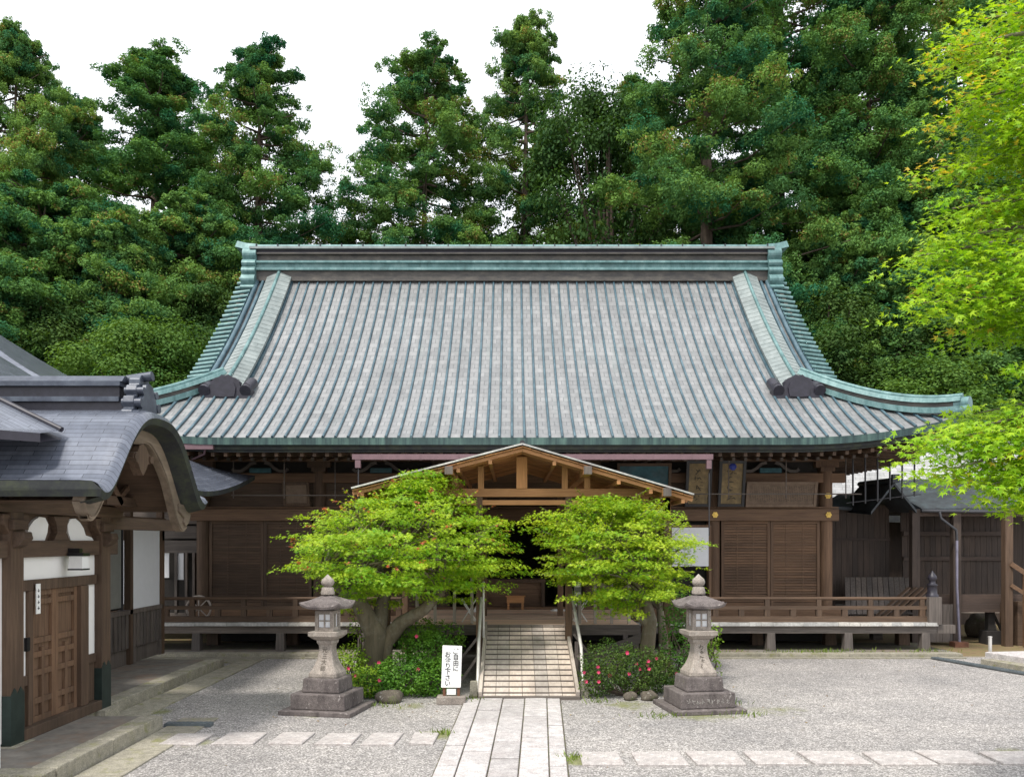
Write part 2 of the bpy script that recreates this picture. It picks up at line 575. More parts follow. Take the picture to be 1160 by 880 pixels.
def leaf_mesh(name, tmpl, pos, nrm, drv, size, col, mat, parent=None, base=(0, 0, 0), droop=0.0):
    """many small leaves from one outline"""
    tmpl = np.asarray(tmpl, float)
    k = len(tmpl)
    n_ = len(pos)
    nrm = nrm / (np.linalg.norm(nrm, axis=1, keepdims=True) + 1e-9)
    drv = drv - nrm * np.sum(drv * nrm, axis=1, keepdims=True)
    drv = drv / (np.linalg.norm(drv, axis=1, keepdims=True) + 1e-9)
    sid = np.cross(nrm, drv)
    s_ = size[:, None, None]
    r2 = (tmpl ** 2).sum(1)[None, :, None]
    co = pos[:, None, :] + s_ * (tmpl[None, :, 0, None] * drv[:, None, :] + tmpl[None, :, 1, None] * sid[:, None, :] - droop * r2 * nrm[:, None, :])
    co = co.reshape(-1, 3) - np.asarray(parent['_base'] if parent is not None else base)[None, :]
    me = bpy.data.meshes.new(name)
    me.vertices.add(n_ * k)
    me.vertices.foreach_set('co', co.astype(np.float32).ravel())
    me.loops.add(n_ * k)
    me.loops.foreach_set('vertex_index', np.arange(n_ * k, dtype=np.int32))
    me.polygons.add(n_)
    me.polygons.foreach_set('loop_start', np.arange(0, n_ * k, k, dtype=np.int32))
    me.polygons.foreach_set('loop_total', np.full(n_, k, dtype=np.int32))
    me.update(calc_edges=True)
    at = me.attributes.new('tint', 'FLOAT_COLOR', 'POINT')
    cc = np.concatenate([np.repeat(col, k, axis=0), np.ones((n_ * k, 1))], axis=1)
    at.data.foreach_set('color', cc.astype(np.float32).ravel())
    me.materials.append(mat)
    o = bpy.data.objects.new(name, me)
    COL.objects.link(o)
    if parent is not None:
        o.parent = parent
        o['_base'] = parent['_base']
    else:
        o.location = base
        o['_base'] = tuple(base)
    return o


def star(lobes=((-105, .55), (-52, .85), (0, 1.0), (52, .85), (105, .55)), notch=0.3):
    pts = [(-0.12, 0)]
    for i, (a, l) in enumerate(lobes):
        if i:
            am = R((a + lobes[i - 1][0]) / 2)
            pts.append((notch * math.cos(am), notch * math.sin(am)))
        pts.append((l * math.cos(R(a)), l * math.sin(R(a))))
    return pts


STAR = star()
RHOMB = [(0, 0), (0.5, -0.28), (1, 0), (0.5, 0.28)]
OVAL = [(0, 0), (0.3, -0.3), (0.75, -0.22), (1, 0), (0.75, 0.22), (0.3, 0.3)]


def unit(n):
    v = rng.normal(size=(n, 3))
    return v / np.linalg.norm(v, axis=1, keepdims=True)


# ------------------------------------------------------------------ setting: ground, path, kerbs
g = MB().add([(-600, -200, 0), (600, -200, 0), (600, 1200, 0), (-600, 1200, 0)], [(0, 1, 2, 3)])
tag(g.build('ground', 'gravel'), kind='structure')


def slab(mb, quad, z0, z1, bev=0.012, mi=0):
    """a slab with chamfered rim from a ccw quad"""
    c = np.mean(np.array(quad), axis=0)
    inn = [tuple(np.array(p) + (c - np.array(p)) / max(1e-6, np.linalg.norm(c - np.array(p))) * bev * 1.4) for p in quad]
    v = [(x, y, z0) for x, y in quad] + [(x, y, z1 - bev * 0.6) for x, y in quad] + [(x, y, z1) for x, y in inn]
    fs = [(8, 9, 10, 11)]
    for i in range(4):
        j = (i + 1) % 4
        fs += [(i, j, 4 + j, 4 + i), (4 + i, 4 + j, 8 + j, 8 + i)]
    mb.add(v, fs, mi)


def path_x(f, y):           # path edges: f 0 left .. 1 right
    l = -0.735 + (13.4 - y) * -0.024
    r = 0.755 + (13.4 - y) * -0.036
    return l + (r - l) * f


pm = MB()
colf = [0, 0.165, 0.40, 0.63, 0.86, 1.0]
for c in range(5):
    y = 4.5 + random.random() * 0.3
    while y < 13.35:
        L = random.uniform(0.42, 0.95)
        y2 = min(y + L, 13.38)
        if y2 > 13.1:
            y2 = 13.38
        gp = 0.008
        f0, f1 = colf[c], colf[c + 1]
        gy_ = .013
        q = [(path_x(f0, y) + gp, y + gy_), (path_x(f1, y) - gp, y + gy_), (path_x(f1, y2) - gp, y2 - gy_), (path_x(f0, y2) + gp, y2 - gy_)]
        slab(pm, q, 0.0, 0.035 + random.uniform(-.008, .008))
        y = y2
pm.add([(path_x(0, 4.5) - .01, 4.5, 0.012), (path_x(1, 4.5) + .01, 4.5, 0.012), (path_x(1, 13.4) + .01, 13.4, 0.012), (path_x(0, 13.4) - .01, 13.4, 0.012)], [(0, 1, 2, 3)], 1)
tag(pm.build('path', ['slab', 'joint_and_shade']), kind='structure')

steps_l = [(-4.32, -3.78), (-3.66, -3.12), (-3.0, -2.5), (-2.4, -1.92), (-1.84, -1.36), (-1.28, -0.9)]
steps_r = [(0.74, 1.28), (1.37, 1.98), (2.02, 2.64), (2.68, 3.32), (3.34, 4.02), (4.06, 4.74), (4.74, 5.42), (5.44, 6.1)]
n_l = ['leftmost worn stepping stone, beside the wooden gate platform', 'second stepping stone from the left, pale and square', 'third stepping stone from the left, in front of the left lantern',
       'fourth stepping stone from the left, thinly edged with gravel', 'fifth stepping stone from the left, with mossy dirt at its right end', 'stepping stone touching the left side of the paved path']
n_r = ['white stepping stone closest to the right side of the paved path', 'second stepping stone right of the paved path, clean and pale', 'third stepping stone right of the path, in front of the right lantern',
       'fourth stepping stone right of the path, with pinkish wear', 'fifth stepping stone right of the path, stained pinkish brown', 'sixth stepping stone right of the path, brown stained',
       'seventh stepping stone right of the path, mossy at its end', 'stepping stone cut by the right edge of the photo']
for side, lst, labs, y0, y1, sh in ((0, steps_l, n_l, 10.4, 11.0, 0.10), (1, steps_r, n_r, 9.42, 9.98, 0.0)):
    for i, (a, b) in enumerate(lst):
        a, b = a + .03, b - .03
        mb = MB()
        dy = random.uniform(-.03, .03) + (0.012 * i if side else 0)
        j = lambda: random.uniform(-.02, .02)
        q = [(a + j() - sh * .3, y0 + dy + j()), (b + j() - sh * .3, y0 + dy + j()), (b + j(), y1 + dy + j()), (a + j(), y1 + dy + j())]
        slab(mb, q, -0.02, 0.03, 0.015)
        cx, cy = (a + b) / 2, (y0 + y1) / 2
        tag(mb.build('stepping_stone', 'stepstone', loc=(cx, cy, 0)), labs[i], 'stepping stone', 'stepping stones in rows across the gravel')


def kerb_run(name, mats, xo, y0, y1, n, z, wd, inner):
    """a raised platform: separate kerb stones on its outer edge, a fill behind"""
    mb = MB()
    ys = [y0 + (y1 - y0) * (i + random.uniform(-.12, .12) * (0 < i < n)) / n for i in range(n + 1)]
    for i in range(n):
        slab(mb, [(xo - wd, ys[i] + .004), (xo, ys[i] + .004), (xo, ys[i + 1] - .004), (xo - wd, ys[i + 1] - .004)], 0, z + random.uniform(-.006, .006), 0.02, 0)
    mb.box(inner, xo - wd - 0.004, y0 + 0.02, y1 - 0.02, 0.0, z - 0.012, 1)
    return mb


mb = kerb_run('platform', 0, -4.65, 8.72, 11.36, 2, 0.18, 0.27, -9.0)
slab(mb, [(-6.2, 8.44), (-4.66, 8.44), (-4.66, 8.71), (-6.2, 8.71)], 0, 0.18, 0.02, 0)
slab(mb, [(-9.2, 8.44), (-6.21, 8.44), (-6.21, 8.71), (-9.2, 8.71)], 0, 0.18, 0.02, 0)
tag(mb.build('platform', ['conc', 'pave'], loc=(0, 0, 0)), kind='structure')
mb = kerb_run('platform', 0, -5.72, 11.4, 16.7, 6, 0.18, 0.27, -9.0)
slab(mb, [(-9.0, 16.71), (-5.72, 16.71), (-5.72, 16.95), (-9.0, 16.95)], 0, 0.16, 0.02, 0)
tag(mb.build('platform', ['conc', 'pave'], loc=(0, 0, 0)), kind='structure')
mb = MB()
y = 8.0
while y < 11.5:
    y2 = y + random.uniform(.8, 1.1)
    slab(mb, [(-4.62, y), (-4.12, y), (-4.12, y2 - .012), (-4.62, y2 - .012)], 0, 0.02, .008)
    y = y2
y = 11.6
while y < 17.2:
    y2 = y + random.uniform(.8, 1.1)
    slab(mb, [(-5.69, y), (-5.2, y), (-5.2, y2 - .012), (-5.69, y2 - .012)], 0, 0.02, .008)
    y = y2
slab(mb, [(-6.6, 17.4), (-5.3, 17.4), (-5.3, 18.15), (-6.6, 18.15)], 0, 0.03, .01)
tag(mb.build('pavement_strip', 'conc'), kind='structure')

mb = MB()                                    # stone apron the veranda posts stand on
xs = [-9.5, -8.0, -6.3, -4.4, -2.6, 2.4, 4.1, 5.7, 7.2, 8.4, 9.62]
for a, b in zip(xs[:-1], xs[1:]):
    slab(mb, [(a + .004, 18.2), (b - .004, 18.2), (b - .004, 18.48), (a + .004, 18.48)], 0, 0.09, .015, 0)
mb.box(-9.5, 9.6, 18.485, 18.98, 0, 0.078, 1)
mb.box(-9.5, 9.6, 18.985, 20.3, 0, 0.07, 2)  # dark soil colour put in as the shade beneath the veranda
slab(mb, [(-9.5, 18.02), (9.6, 18.02), (9.6, 18.19), (-9.5, 18.19)], 0, 0.022, .008, 0)
tag(mb.build('kerb', ['conc', 'pave', 'joint_and_shade']), kind='structure')

mb = MB()                                    # platform at the right edge
slab(mb, [(9.45, 17.2), (10.3, 14.4), (14, 14.4), (14, 17.2)], 0, 0.12, .02, 0)
slab(mb, [(9.62, 17.35), (10.6, 14.6), (14, 14.6), (14, 18.0)], 0.1, 0.24, .02, 1)
tag(mb.build('platform', ['conc', 'slab']), kind='structure')

mb = MB()
a, b = Vector((8.9, 18.0, .03)), Vector((10.25, 13.6, .03))
mb.beam(a, b, .17, .03, 0)
for k in range(60):
    t = (k + .5) / 60
    p = a.lerp(b, t)
    mb.box(p.x - .07, p.x + .07, p.y - .012, p.y + .012, .045, .053, 0)
tag(mb.build('drain', 'grate', loc=(8.9, 18, 0)), 'dark grey drain grating slanting along the right platform edge', 'drain')
mb = MB()
mb.box(-4.66, -4.04, 11.42, 11.56, .004, .05)
for k in range(10):
    mb.box(-4.64 + k * .06, -4.61 + k * .06, 11.43, 11.55, .05, .056)
tag(mb.build('drain', 'grate', loc=(-4.4, 11.5, 0)), 'short drain grating at the end of the left kerb', 'drain')

# ------------------------------------------------------------------ main hall
hall = thing('temple_hall', 'long dark timber temple hall under a broad green copper hip and gable roof', 'temple hall', (0, 20.2, 0))
YE, YR, XE, HIP, XV = 17.6, 24.3, 9.3, 2.4, 7.42
Pz = lambda u: 4.62 + 0.532 * u + 0.0413 * u * u


def lift(x, u, e=XE):
    t = max(0.0, (abs(x) - 5.8) / (e - 5.8))
    return 0.45 * t ** 2.2 * max(0.0, 1 - u / 4.0) ** 1.5


def arc(u):
    return u * (1.13 + 0.024 * u)


rb = MB()
xs = list(np.linspace(-XV, XV, 41))
us = list(np.linspace(0, YR - YE, 25))
rows, uvr = [], []
for u in us:
    rows.append([(x, YE + u, Pz(u) + lift(x, u)) for x in xs])
    uvr.append([(x + .13, arc(u)) for x in xs])
rb.grid(rows, 0, True, uvr)
rows2 = [[(p[0], 2 * YR - p[1], p[2]) for p in r] for r in rows]
rb.grid(rows2, 0, True, uvr, flip=True)
for sg in (-1, 1):                           # corners beyond the verge, front and back
    for back in (0, 1):
        cx = list(np.linspace(XV, XE, 12))
        rr, uu = [], []
        for t in np.linspace(0, 1, 8):
            row, ur = [], []
            for x in cx:
                u = t * (XE - x)
                y_ = YE + u
                row.append((sg * x, 2 * YR - y_ if back else y_, Pz(u) + lift(x, u)))
                ur.append((sg * x + .13, arc(u)))
            rr.append(row)
            uu.append(ur)
        rb.grid(rr, 0, True, uu, flip=bool(back) ^ (sg < 0))
    rr, uu = [], []                          # side slope
    for t in np.linspace(0, 1, 9):
        u = t * HIP
        y0, y1 = YE + u, 2 * YR - YE - u
        row, ur = [], []
        for f in np.linspace(0, 1, 30):
            y_ = y0 + (y1 - y0) * f
            yy = abs(y_ - YR) / (YR - YE) * XE
            row.append((sg * (XE - u), y_, Pz(u) + lift(yy, u)))
            ur.append((y_, arc(u)))
        rr.append(row)
        uu.append(ur)
    rb.grid(rr, 0, True, uu, flip=(sg < 0))
# raised battens
x = -34 * .26
while x < 9.2:
    um = (YR - YE - .05) if abs(x) < XV else XE - abs(x) - .1
    if um > .15:
        k = max(2, int(um / .4))
        rb.tube([(x, YE + u, Pz(u) + lift(x, u) + .028) for u in np.linspace(-.03, um, k + 1)], .029, 6, 1)
    x += .26
for sg in (-1, 1):
    y_ = YE + .4
    while y_ < 2 * YR - YE - .3:
        um = min(HIP, y_ - YE, 2 * YR - YE - y_) - .05
        yy = abs(y_ - YR) / (YR - YE) * XE
        rb.tube([(sg * (XE - u), y_, Pz(u) + lift(yy, u) + .028) for u in np.linspace(-.03, um, 6)], .042, 6, 1)
        y_ += .3
roof = rb.build('roof', ['tile', 'rib'], hall)

# eave edge all round: stained copper face, then dark boards stepping back
ed = MB()
per = []
for x in np.linspace(-XE, XE, 60):
    per.append((x, YE - .015, Pz(0) + lift(x, 0)))
for f in np.linspace(0, 1, 30)[1:]:
    y_ = YE + (2 * YR - 2 * YE) * f
    per.append((XE + .015, y_, Pz(0) + lift(abs(y_ - YR) / (YR - YE) * XE, 0)))
for x in np.linspace(XE, -XE, 40)[1:]:
    per.append((x, 2 * YR - YE + .015, Pz(0) + lift(x, 0)))
for f in np.linspace(1, 0, 30)[1:]:
    y_ = YE + (2 * YR - 2 * YE) * f
    per.append((-XE - .015, y_, Pz(0) + lift(abs(y_ - YR) / (YR - YE) * XE, 0)))


def inset(p, d):
    cx, cy = 0, YR
    x, y_ = p[0], p[1]
    sx = (abs(x) - d) / abs(x) if abs(abs(x) - XE) < .05 else x and (XE - d) / XE
    sx = (XE - d) / XE
    sy = ((YR - YE) - d) / (YR - YE)
    return (x * sx, cy + (y_ - cy) * sy, p[2])


def ring(mb, d0, z0, d1, z1, mi):
    a = [(lambda q: (q[0], q[1], q[2] + z0))(inset(p, d0)) for p in per]
    b = [(lambda q: (q[0], q[1], q[2] + z1))(inset(p, d1)) for p in per]
    mb.grid([a, b], mi, False)


ring(ed, 0, 0.0, 0, -.15, 0)
ring(ed, 0, -.15, .10, -.15, 1)
ring(ed, .10, -.15, .10, -.24, 1)
ring(ed, .10, -.24, .16, -.24, 1)
ring(ed, .16, -.24, .16, -.29, 1)
ed.build('eave_edge', ['edge', 'rim'], roof)

sf = MB()                                    # soffit boards and two tiers of rafters
ring(sf, .16, -.29, 1.5, -.10, 0)
ring(sf, 1.5, -.10, 1.5, -.26, 1)
ring(sf, 1.5, -.26, 2.9, .02, 0)
x = -8.9
while x < 9.0:
    l0 = lift(x, 0)
    sf.beam((x, YE + .22, 4.62 + l0 - .33), (x, YE + 1.45, 4.62 + l0 - .16), .07, .08, 1)
    l1 = lift(x, 1.2)
    if abs(x) < 8.2:
        sf.beam((x, YE + 1.22, 4.62 + l1 - .33), (x, YE + 2.7, 4.62 + l1 * .5 - .06), .075, .085, 1)
        sf.box(x - .03, x + .03, YE + 1.17, YE + 1.215, 4.62 + l1 - .365, 4.62 + l1 - .3, 2)
    x += .265
for sg in (-1, 1):
    y_ = YE + .6
    while y_ < 30.5:
        yy = abs(y_ - YR) / (YR - YE) * XE
        l0 = lift(yy, 0)
        sf.beam((sg * (XE - .22), y_, 4.62 + l0 - .33), (sg * (XE - 1.9), y_, 4.62 + l0 * .6 - .12), .07, .08, 1)
        y_ += .28
sf.build('soffit', ['wood_y', 'wood_y', 'grey_y'], roof)

# main ridge: stacked courses
rd = MB()
for (z0, z1, h, mi) in ((9.78, 10.06, .36, 1), (10.06, 10.13, .44, 0), (10.13, 10.27, .34, 0), (10.27, 10.33, .42, 0), (10.33, 10.52, .3, 1), (10.52, 10.56, .4, 1), (10.56, 10.66, .32, 2), (10.66, 10.72, .44, 3)):
    rd.box(-7.35, 7.35, YR - h, YR + h, z0, z1, mi)
rd.prism([(YR - .3, 10.72), (YR + .3, 10.72), (YR + .22, 10.84), (YR - .22, 10.84)], -7.38, 7.38, 'x', 0)
for k in range(25):
    x = -7.2 + k * .6
    rd.box(x - .012, x + .012, YR - .305, YR + .2, 10.725, 10.845, 2)
for sg in (-1, 1):
    rd.sweep([(sg * 7.2, YR, 10.78), (sg * 7.5, YR, 10.8), (sg * 7.78, YR, 10.87)], [(-.26, -.1), (.26, -.1), (.2, .09), (-.2, .09)], (0, 1, 0), 0)
rd.build('ridge', ['green', 'ridgedark', 'navy', 'greencap'], roof)
for sg in (-1, 1):                           # scrolled end pieces of the ridge
    oe = MB()
    xx = sg * 7.36
    for (z0, z1, yo) in ((10.36, 10.70, .36), (10.14, 10.36, .42), (9.92, 10.14, .46), (9.62, 9.92, .5), (9.45, 9.62, .55)):
        prof = []
        for t in np.linspace(0, math.pi, 7):
            prof.append((YR - yo - .09 * math.sin(t), z0 + (z1 - z0) * (1 - t / math.pi)))
        poly = [(YR + yo, z1), (YR + yo, z0)] + prof[::-1]
        oe.prism(poly, xx - .19, xx + .19, 'x', 0)
    oe.build('ridge_ornament', 'green', roof)
    dr = MB()                                # descending ridge along the gable
    xr = sg * 6.53
    pth = [(xr, YE + u, Pz(u) + .02) for u in np.linspace(2.0, 6.55, 14)]
    dr.sweep(pth, [(-.37, -.06), (.37, -.06), (.37, .04), (-.37, .04)], (1, 0, 0), 1)
    dr.sweep([(p[0], p[1], p[2] + .05) for p in pth], [(-.31, 0), (.31, 0), (.31, .07), (-.31, .07)], (1, 0, 0), 2)
    dr.sweep([(p[0], p[1], p[2] + .11) for p in pth], [(-.34, 0), (.34, 0), (.34, .07), (0, .18), (-.34, .07)], (1, 0, 0), 0)
    for k in range(30):
        u = 2.05 + k * .152
        dr.sweep([(xr, YE + u, Pz(u) + .135), (xr, YE + u + .016, Pz(u + .016) + .135)], [(-.343, 0), (.343, 0), (.343, .073), (0, .184), (-.343, .073)], (1, 0, 0), 0)
    dr.tube([(p[0], p[1] - .05, p[2] + .31) for p in pth], .045, 8, 2)
    dob = dr.build('descending_ridge', ['greencap', 'rib', 'green'], roof)
    om = MB()                                # dark scrolled end ornament
    yo = YE + 1.82
    zb = Pz(1.82) + .0
    half = [(0, .52), (.08, .55), (.14, .5), (.24, .47), (.31, .40), (.33, .30), (.40, .26), (.40, .33), (.47, .37), (.56, .32), (.60, .2), (.57, .06), (.47, -.02), (.3, -.03)]
    poly = [(xr + a, zb + b) for a, b in half] + [(xr - a, zb + b) for a, b in half[::-1][:-1]]
    om.prism(poly, yo, yo + .24, 'y', 0)
    half2 = [(0, .40), (.2, .36), (.25, .25), (.22, .05), (.0, .03)]
    poly2 = [(xr + a, zb + b) for a, b in half2] + [(xr - a, zb + b) for a, b in half2[::-1][1:-1]]
    om.prism(poly2, yo - .04, yo, 'y', 0)
    for s2 in (-1, 1):
        om.tube([(xr + s2 * .47, yo - .05, zb + .17), (xr + s2 * .47, yo + .5, zb + .45)], .13, 10, 0)
    om.build('ridge_end_tile', 'navy', roof)
    kw = MB()                                # verge battens sticking out sideways
    for k in range(24):
        u = 2.5 + k * .175
        z = Pz(u)
        kw.tube([(sg * 7.24, YE + u, z + .09), (sg * 7.70, YE + u, z + .03)], .05, 7, 0)
    pth = [(sg * 7.16, YE + u, Pz(u) + .07) for u in np.linspace(2.2, 6.55, 14)]
    kw.tube(pth, .06, 8, 1)
    kw.tube([(sg * 6.99, p[1], p[2]) for p in pth], .05, 8, 1)
    pth2 = [(sg * 7.45, YE + u, Pz(u) - .16) for u in np.linspace(2.2, 6.6, 14)]
    kw.sweep(pth2, [(-.05, -.14), (.05, -.14), (.05, .14), (-.05, .14)], (1, 0, 0), 2)
    kw.build('verge', ['green', 'rib', 'ridgedark'], roof)
    hp = MB()                                # hip ridge running out to the upturned corner
    pts = []
    for t in np.linspace(0, 1, 16):
        u = 2.5 * (1 - t)
        xh = XE - u
        pts.append((sg * xh, YE + u, Pz(u) + lift(xh, u) + .02 + .10 * t ** 3))
    sd = (1, sg * 1, 0)
    hp.sweep(pts, [(-.2, -.05), (.2, -.05), (.2, .07), (-.2, .07)], sd, 0)
    hp.sweep([(p[0], p[1], p[2] + .06) for p in pts], [(-.13, 0), (.13, 0), (.13, .12), (-.13, .12)], sd, 1)
    hp.sweep([(p[0], p[1], p[2] + .17) for p in pts], [(-.2, 0), (.2, 0), (.16, .1), (-.16, .1)], sd, 0)
    hp.tube([(p[0], p[1], p[2] + .3) for p in pts], .05, 8, 0)
    e = Vector(pts[-1])
    hp.tube([e + Vector((-sg * .1, .1, .12)), e + Vector((sg * .1, -.1, .12))], .15, 12, 0)
    hp.tube([e + Vector((-sg * .12, -.02, -.02)), e + Vector((sg * .06, -.2, -.02))], .11, 12, 0)
    hp.build('hip_ridge', ['green', 'ridgedark'], roof)
    gw = MB()
    gw.add([(sg * 6.95, YE + 2.2, Pz(2.2) - .1), (sg * 6.95, 2 * YR - YE - 2.2, Pz(2.2) - .1), (sg * 6.95, YR, Pz(6.7) - .1)], [(0, 1, 2)])
    gw.box(sg * 7.0 - .05, sg * 7.0 + .05, YR - 2.6, YR + 2.6, 7.3, 7.5)
    gw.box(sg * 7.0 - .06, sg * 7.0 + .06, YR - .15, YR + .15, 7.5, 9.6)
    gw.build('gable_wall', 'wood_y', roof)

gt = MB()
gt.box(-3.3, 4.15, 17.60, 17.72, 4.17, 4.28)
for k in range(9):
    gt.box(-2.7 + k * .8, -2.685 + k * .8, 17.595, 17.725, 4.165, 4.285)
gt.box(-3.24, -3.13, 17.61, 17.71, 4.0, 4.17)
gt.box(4.02, 4.12, 17.61, 17.71, 3.98, 4.17)
gt.tube([(-3.18, 17.66, 3.98), (-3.18, 17.66, 3.1)], .014, 6, 1)
gt.tube([(4.08, 17.66, 3.9), (4.08, 17.66, 2.6)], .012, 6, 1)
gt.build('gutter', ['pink', 'iron'], roof)
gt = MB()
gt.box(-8.6, -6.17, 17.60, 17.72, 4.38, 4.49)
gt.tube([(-6.35, 17.66, 4.38), (-6.4, 17.75, 4.3), (-6.75, 18.0, 4.2)], .025, 6)
gt.build('gutter', 'pink', roof)

# body
YW = 20.2
posts = [-7.3, -4.55, -1.62, 1.82, 4.76, 7.42]
bd = MB()
bd.box(7.30, 7.44, YW + .1, 28.4, .7, 4.75, 0)
bd.box(-7.32, -7.18, YW + .1, 28.4, .7, 4.75, 0)
bd.box(-7.3, 7.42, 28.2, 28.4, .7, 4.75, 0)
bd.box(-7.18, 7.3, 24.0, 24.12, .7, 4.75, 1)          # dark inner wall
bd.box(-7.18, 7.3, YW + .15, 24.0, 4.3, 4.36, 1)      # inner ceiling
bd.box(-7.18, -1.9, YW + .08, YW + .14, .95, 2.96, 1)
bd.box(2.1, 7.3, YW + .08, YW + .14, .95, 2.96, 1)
for a, b in zip(posts[:-1], posts[1:]):               # upper boarding in wide planks
    z = 3.25
    for k in range(4):
        h = .215
        bd.box(a + .1, b - .1, YW + .02 + .008 * (k % 2), YW + .12, z + .004, z + h, 0)
        z += h
    bd.box(a + .1, b - .1, YW + .06, YW + .13, 4.1, 4.7, 1)
bd.box(-7.3, 7.42, YW + .2, 28.2, .1, .69, 1)  # near-black fill standing in for the shade under the open floor
bd.build('wall', ['wood_x', 'dark'], hall)
for i, x in enumerate(posts):
    p = MB()
    p.lathe([(.155, .7), (.155, 4.12)], x, YW, 16, 0)
    p.box(x - .17, x + .17, YW - .17, YW + .17, 4.12, 4.22)
    p.box(x - .27, x + .27, YW - .13, YW + .13, 4.22, 4.36)
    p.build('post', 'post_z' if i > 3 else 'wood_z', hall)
bmz = MB()
bmz.box(-7.55, 7.67, YW - .19, YW - .05, 2.96, 3.24)
bmz.box(-7.6, 7.72, YW - .185, YW + .02, .70, .94)
bmz.box(-7.7, 7.85, YW - .12, YW + .02, 3.86, 4.08)
bmz.box(-7.7, 7.85, YW - .22, YW + .1, 4.36, 4.5)
bmz.box(-7.55, 7.67, YW - .175, YW - .05, 3.255, 3.29)
bmz.build('beam', 'post_x', hall, bevel=.008)
for a, b in zip(posts[:-1], posts[1:]):               # frog leg struts in the frieze
    c = (a + b) / 2
    f = MB()
    for sg in (-1, 1):
        pth = [(c + sg * .1, YW - .1, 4.33), (c + sg * .22, YW - .1, 4.30), (c + sg * .33, YW - .1, 4.2), (c + sg * .45, YW - .1, 4.13), (c + sg * .6, YW - .1, 4.13), (c + sg * .66, YW - .1, 4.18)]
        f.sweep(pth, [(-.05, -.035), (.05, -.035), (.05, .035), (-.05, .035)], (0, 1, 0), 0)
    f.box(c - .25, c + .25, YW - .13, YW - .04, 4.09, 4.2, 1)
    f.build('frog_leg_strut', ['grey_x', 'blue'], hall)


def medallion(x, z, y_=YW - .19):
    m_ = MB()
    n = 6
    out = []
    for k in range(36):
        t = 2 * math.pi * k / 36
        r = .066 + .008 * math.cos(6 * t)
        out.append((x + r * math.cos(t), z + r * math.sin(t)))
    m_.prism(out, y_ - .025, y_ - .001, 'y', 0)
    for k in range(6):
        t = 2 * math.pi * k / 6
        m_.tube([(x + .036 * math.cos(t), y_ - .035, z + .036 * math.sin(t)), (x + .036 * math.cos(t), y_ - .02, z + .036 * math.sin(t))], .012, 6, 0)
    m_.tube([(x, y_ - .045, z), (x, y_ - .02, z)], .028, 8, 0)
    m_.build('nail_cover', 'gold', hall)


for x in (4.76, 7.42):
    medallion(x, 3.10)
medallion(7.42, 3.55, YW - .155)


def shutter(x0, x1, z0, z1, split):
    d = MB()
    ym = YW - .06
    edges = [x0] + split + [x1]
    for a, b in zip(edges[:-1], edges[1:]):
        d.box(a + .005, a + .07, ym - .03, ym + .05, z0, z1, 0)
        d.box(b - .07, b - .005, ym - .03, ym + .05, z0, z1, 0)
        d.box(a + .07, b - .07, ym - .03, ym + .05, z0, z0 + .09, 1)
        d.box(a + .07, b - .07, ym - .03, ym + .05, z1 - .07, z1, 1)
        d.box(a + .07, b - .07, ym + .02, ym + .05, z0 + .09, z1 - .07, 1)
        k = int((z1 - z0 - .16) / .062)
        for i in range(k):
            z = z0 + .10 + (z1 - z0 - .17) * (i + .1) / k
            d.box(a + .07, b - .07, ym - .012 - random.uniform(0, .004), ym + .02, z, z + .036, 1)
        for q in (1 / 3, 2 / 3):
            xx = a + (b - a) * q
            d.box(xx - .014, xx + .014, ym - .002, ym + .021, z0 + .09, z1 - .07, 0)
    return d


for (a, b, s_) in ((-7.14, -4.72, [-5.85]), (-4.4, -1.78, [-3.1]), (1.98, 3.3, []), (4.93, 7.26, [6.09])):
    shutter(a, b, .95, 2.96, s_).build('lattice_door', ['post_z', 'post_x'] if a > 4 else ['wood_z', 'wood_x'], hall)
fl = MB()
fl.box(-1.5, 1.7, YW - .05, 23.99, .72, .90)
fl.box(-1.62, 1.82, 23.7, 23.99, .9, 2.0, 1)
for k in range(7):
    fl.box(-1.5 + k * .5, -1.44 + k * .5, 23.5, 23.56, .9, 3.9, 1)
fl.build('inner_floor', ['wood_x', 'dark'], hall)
# hanging pipes under the eave
hr = MB()
for (xa, xb, z, hs) in ((-6.35, -3.2, 3.52, (-6.3, -5.15, -4.0)), (3.6, 7.9, 3.55, (4.9, 6.2, 7.55))):
    hr = MB()
    hr.tube([(xa, 19.3, z), (xb, 19.3, z)], .016, 6)
    for xx in hs:
        hr.tube([(xx, 19.3, 4.5), (xx, 19.3, 3.45)], .013, 6)
    hr.build('hanging_rail', 'grey_x', hall)
hr = MB()
for k in range(6):
    xx = 7.75 + k * .28
    hr.tube([(xx, 19.4, 4.65), (xx, 19.4, 3.3 + .04 * k)], .02, 6)
hr.tube([(7.6, 19.4, 3.35), (9.3, 19.4, 3.55)], .012, 6)
hr.build('hanging_rod', 'iron', hall)

# veranda, both sides of the porch and round the right corner
YV = 18.7
vz = .70


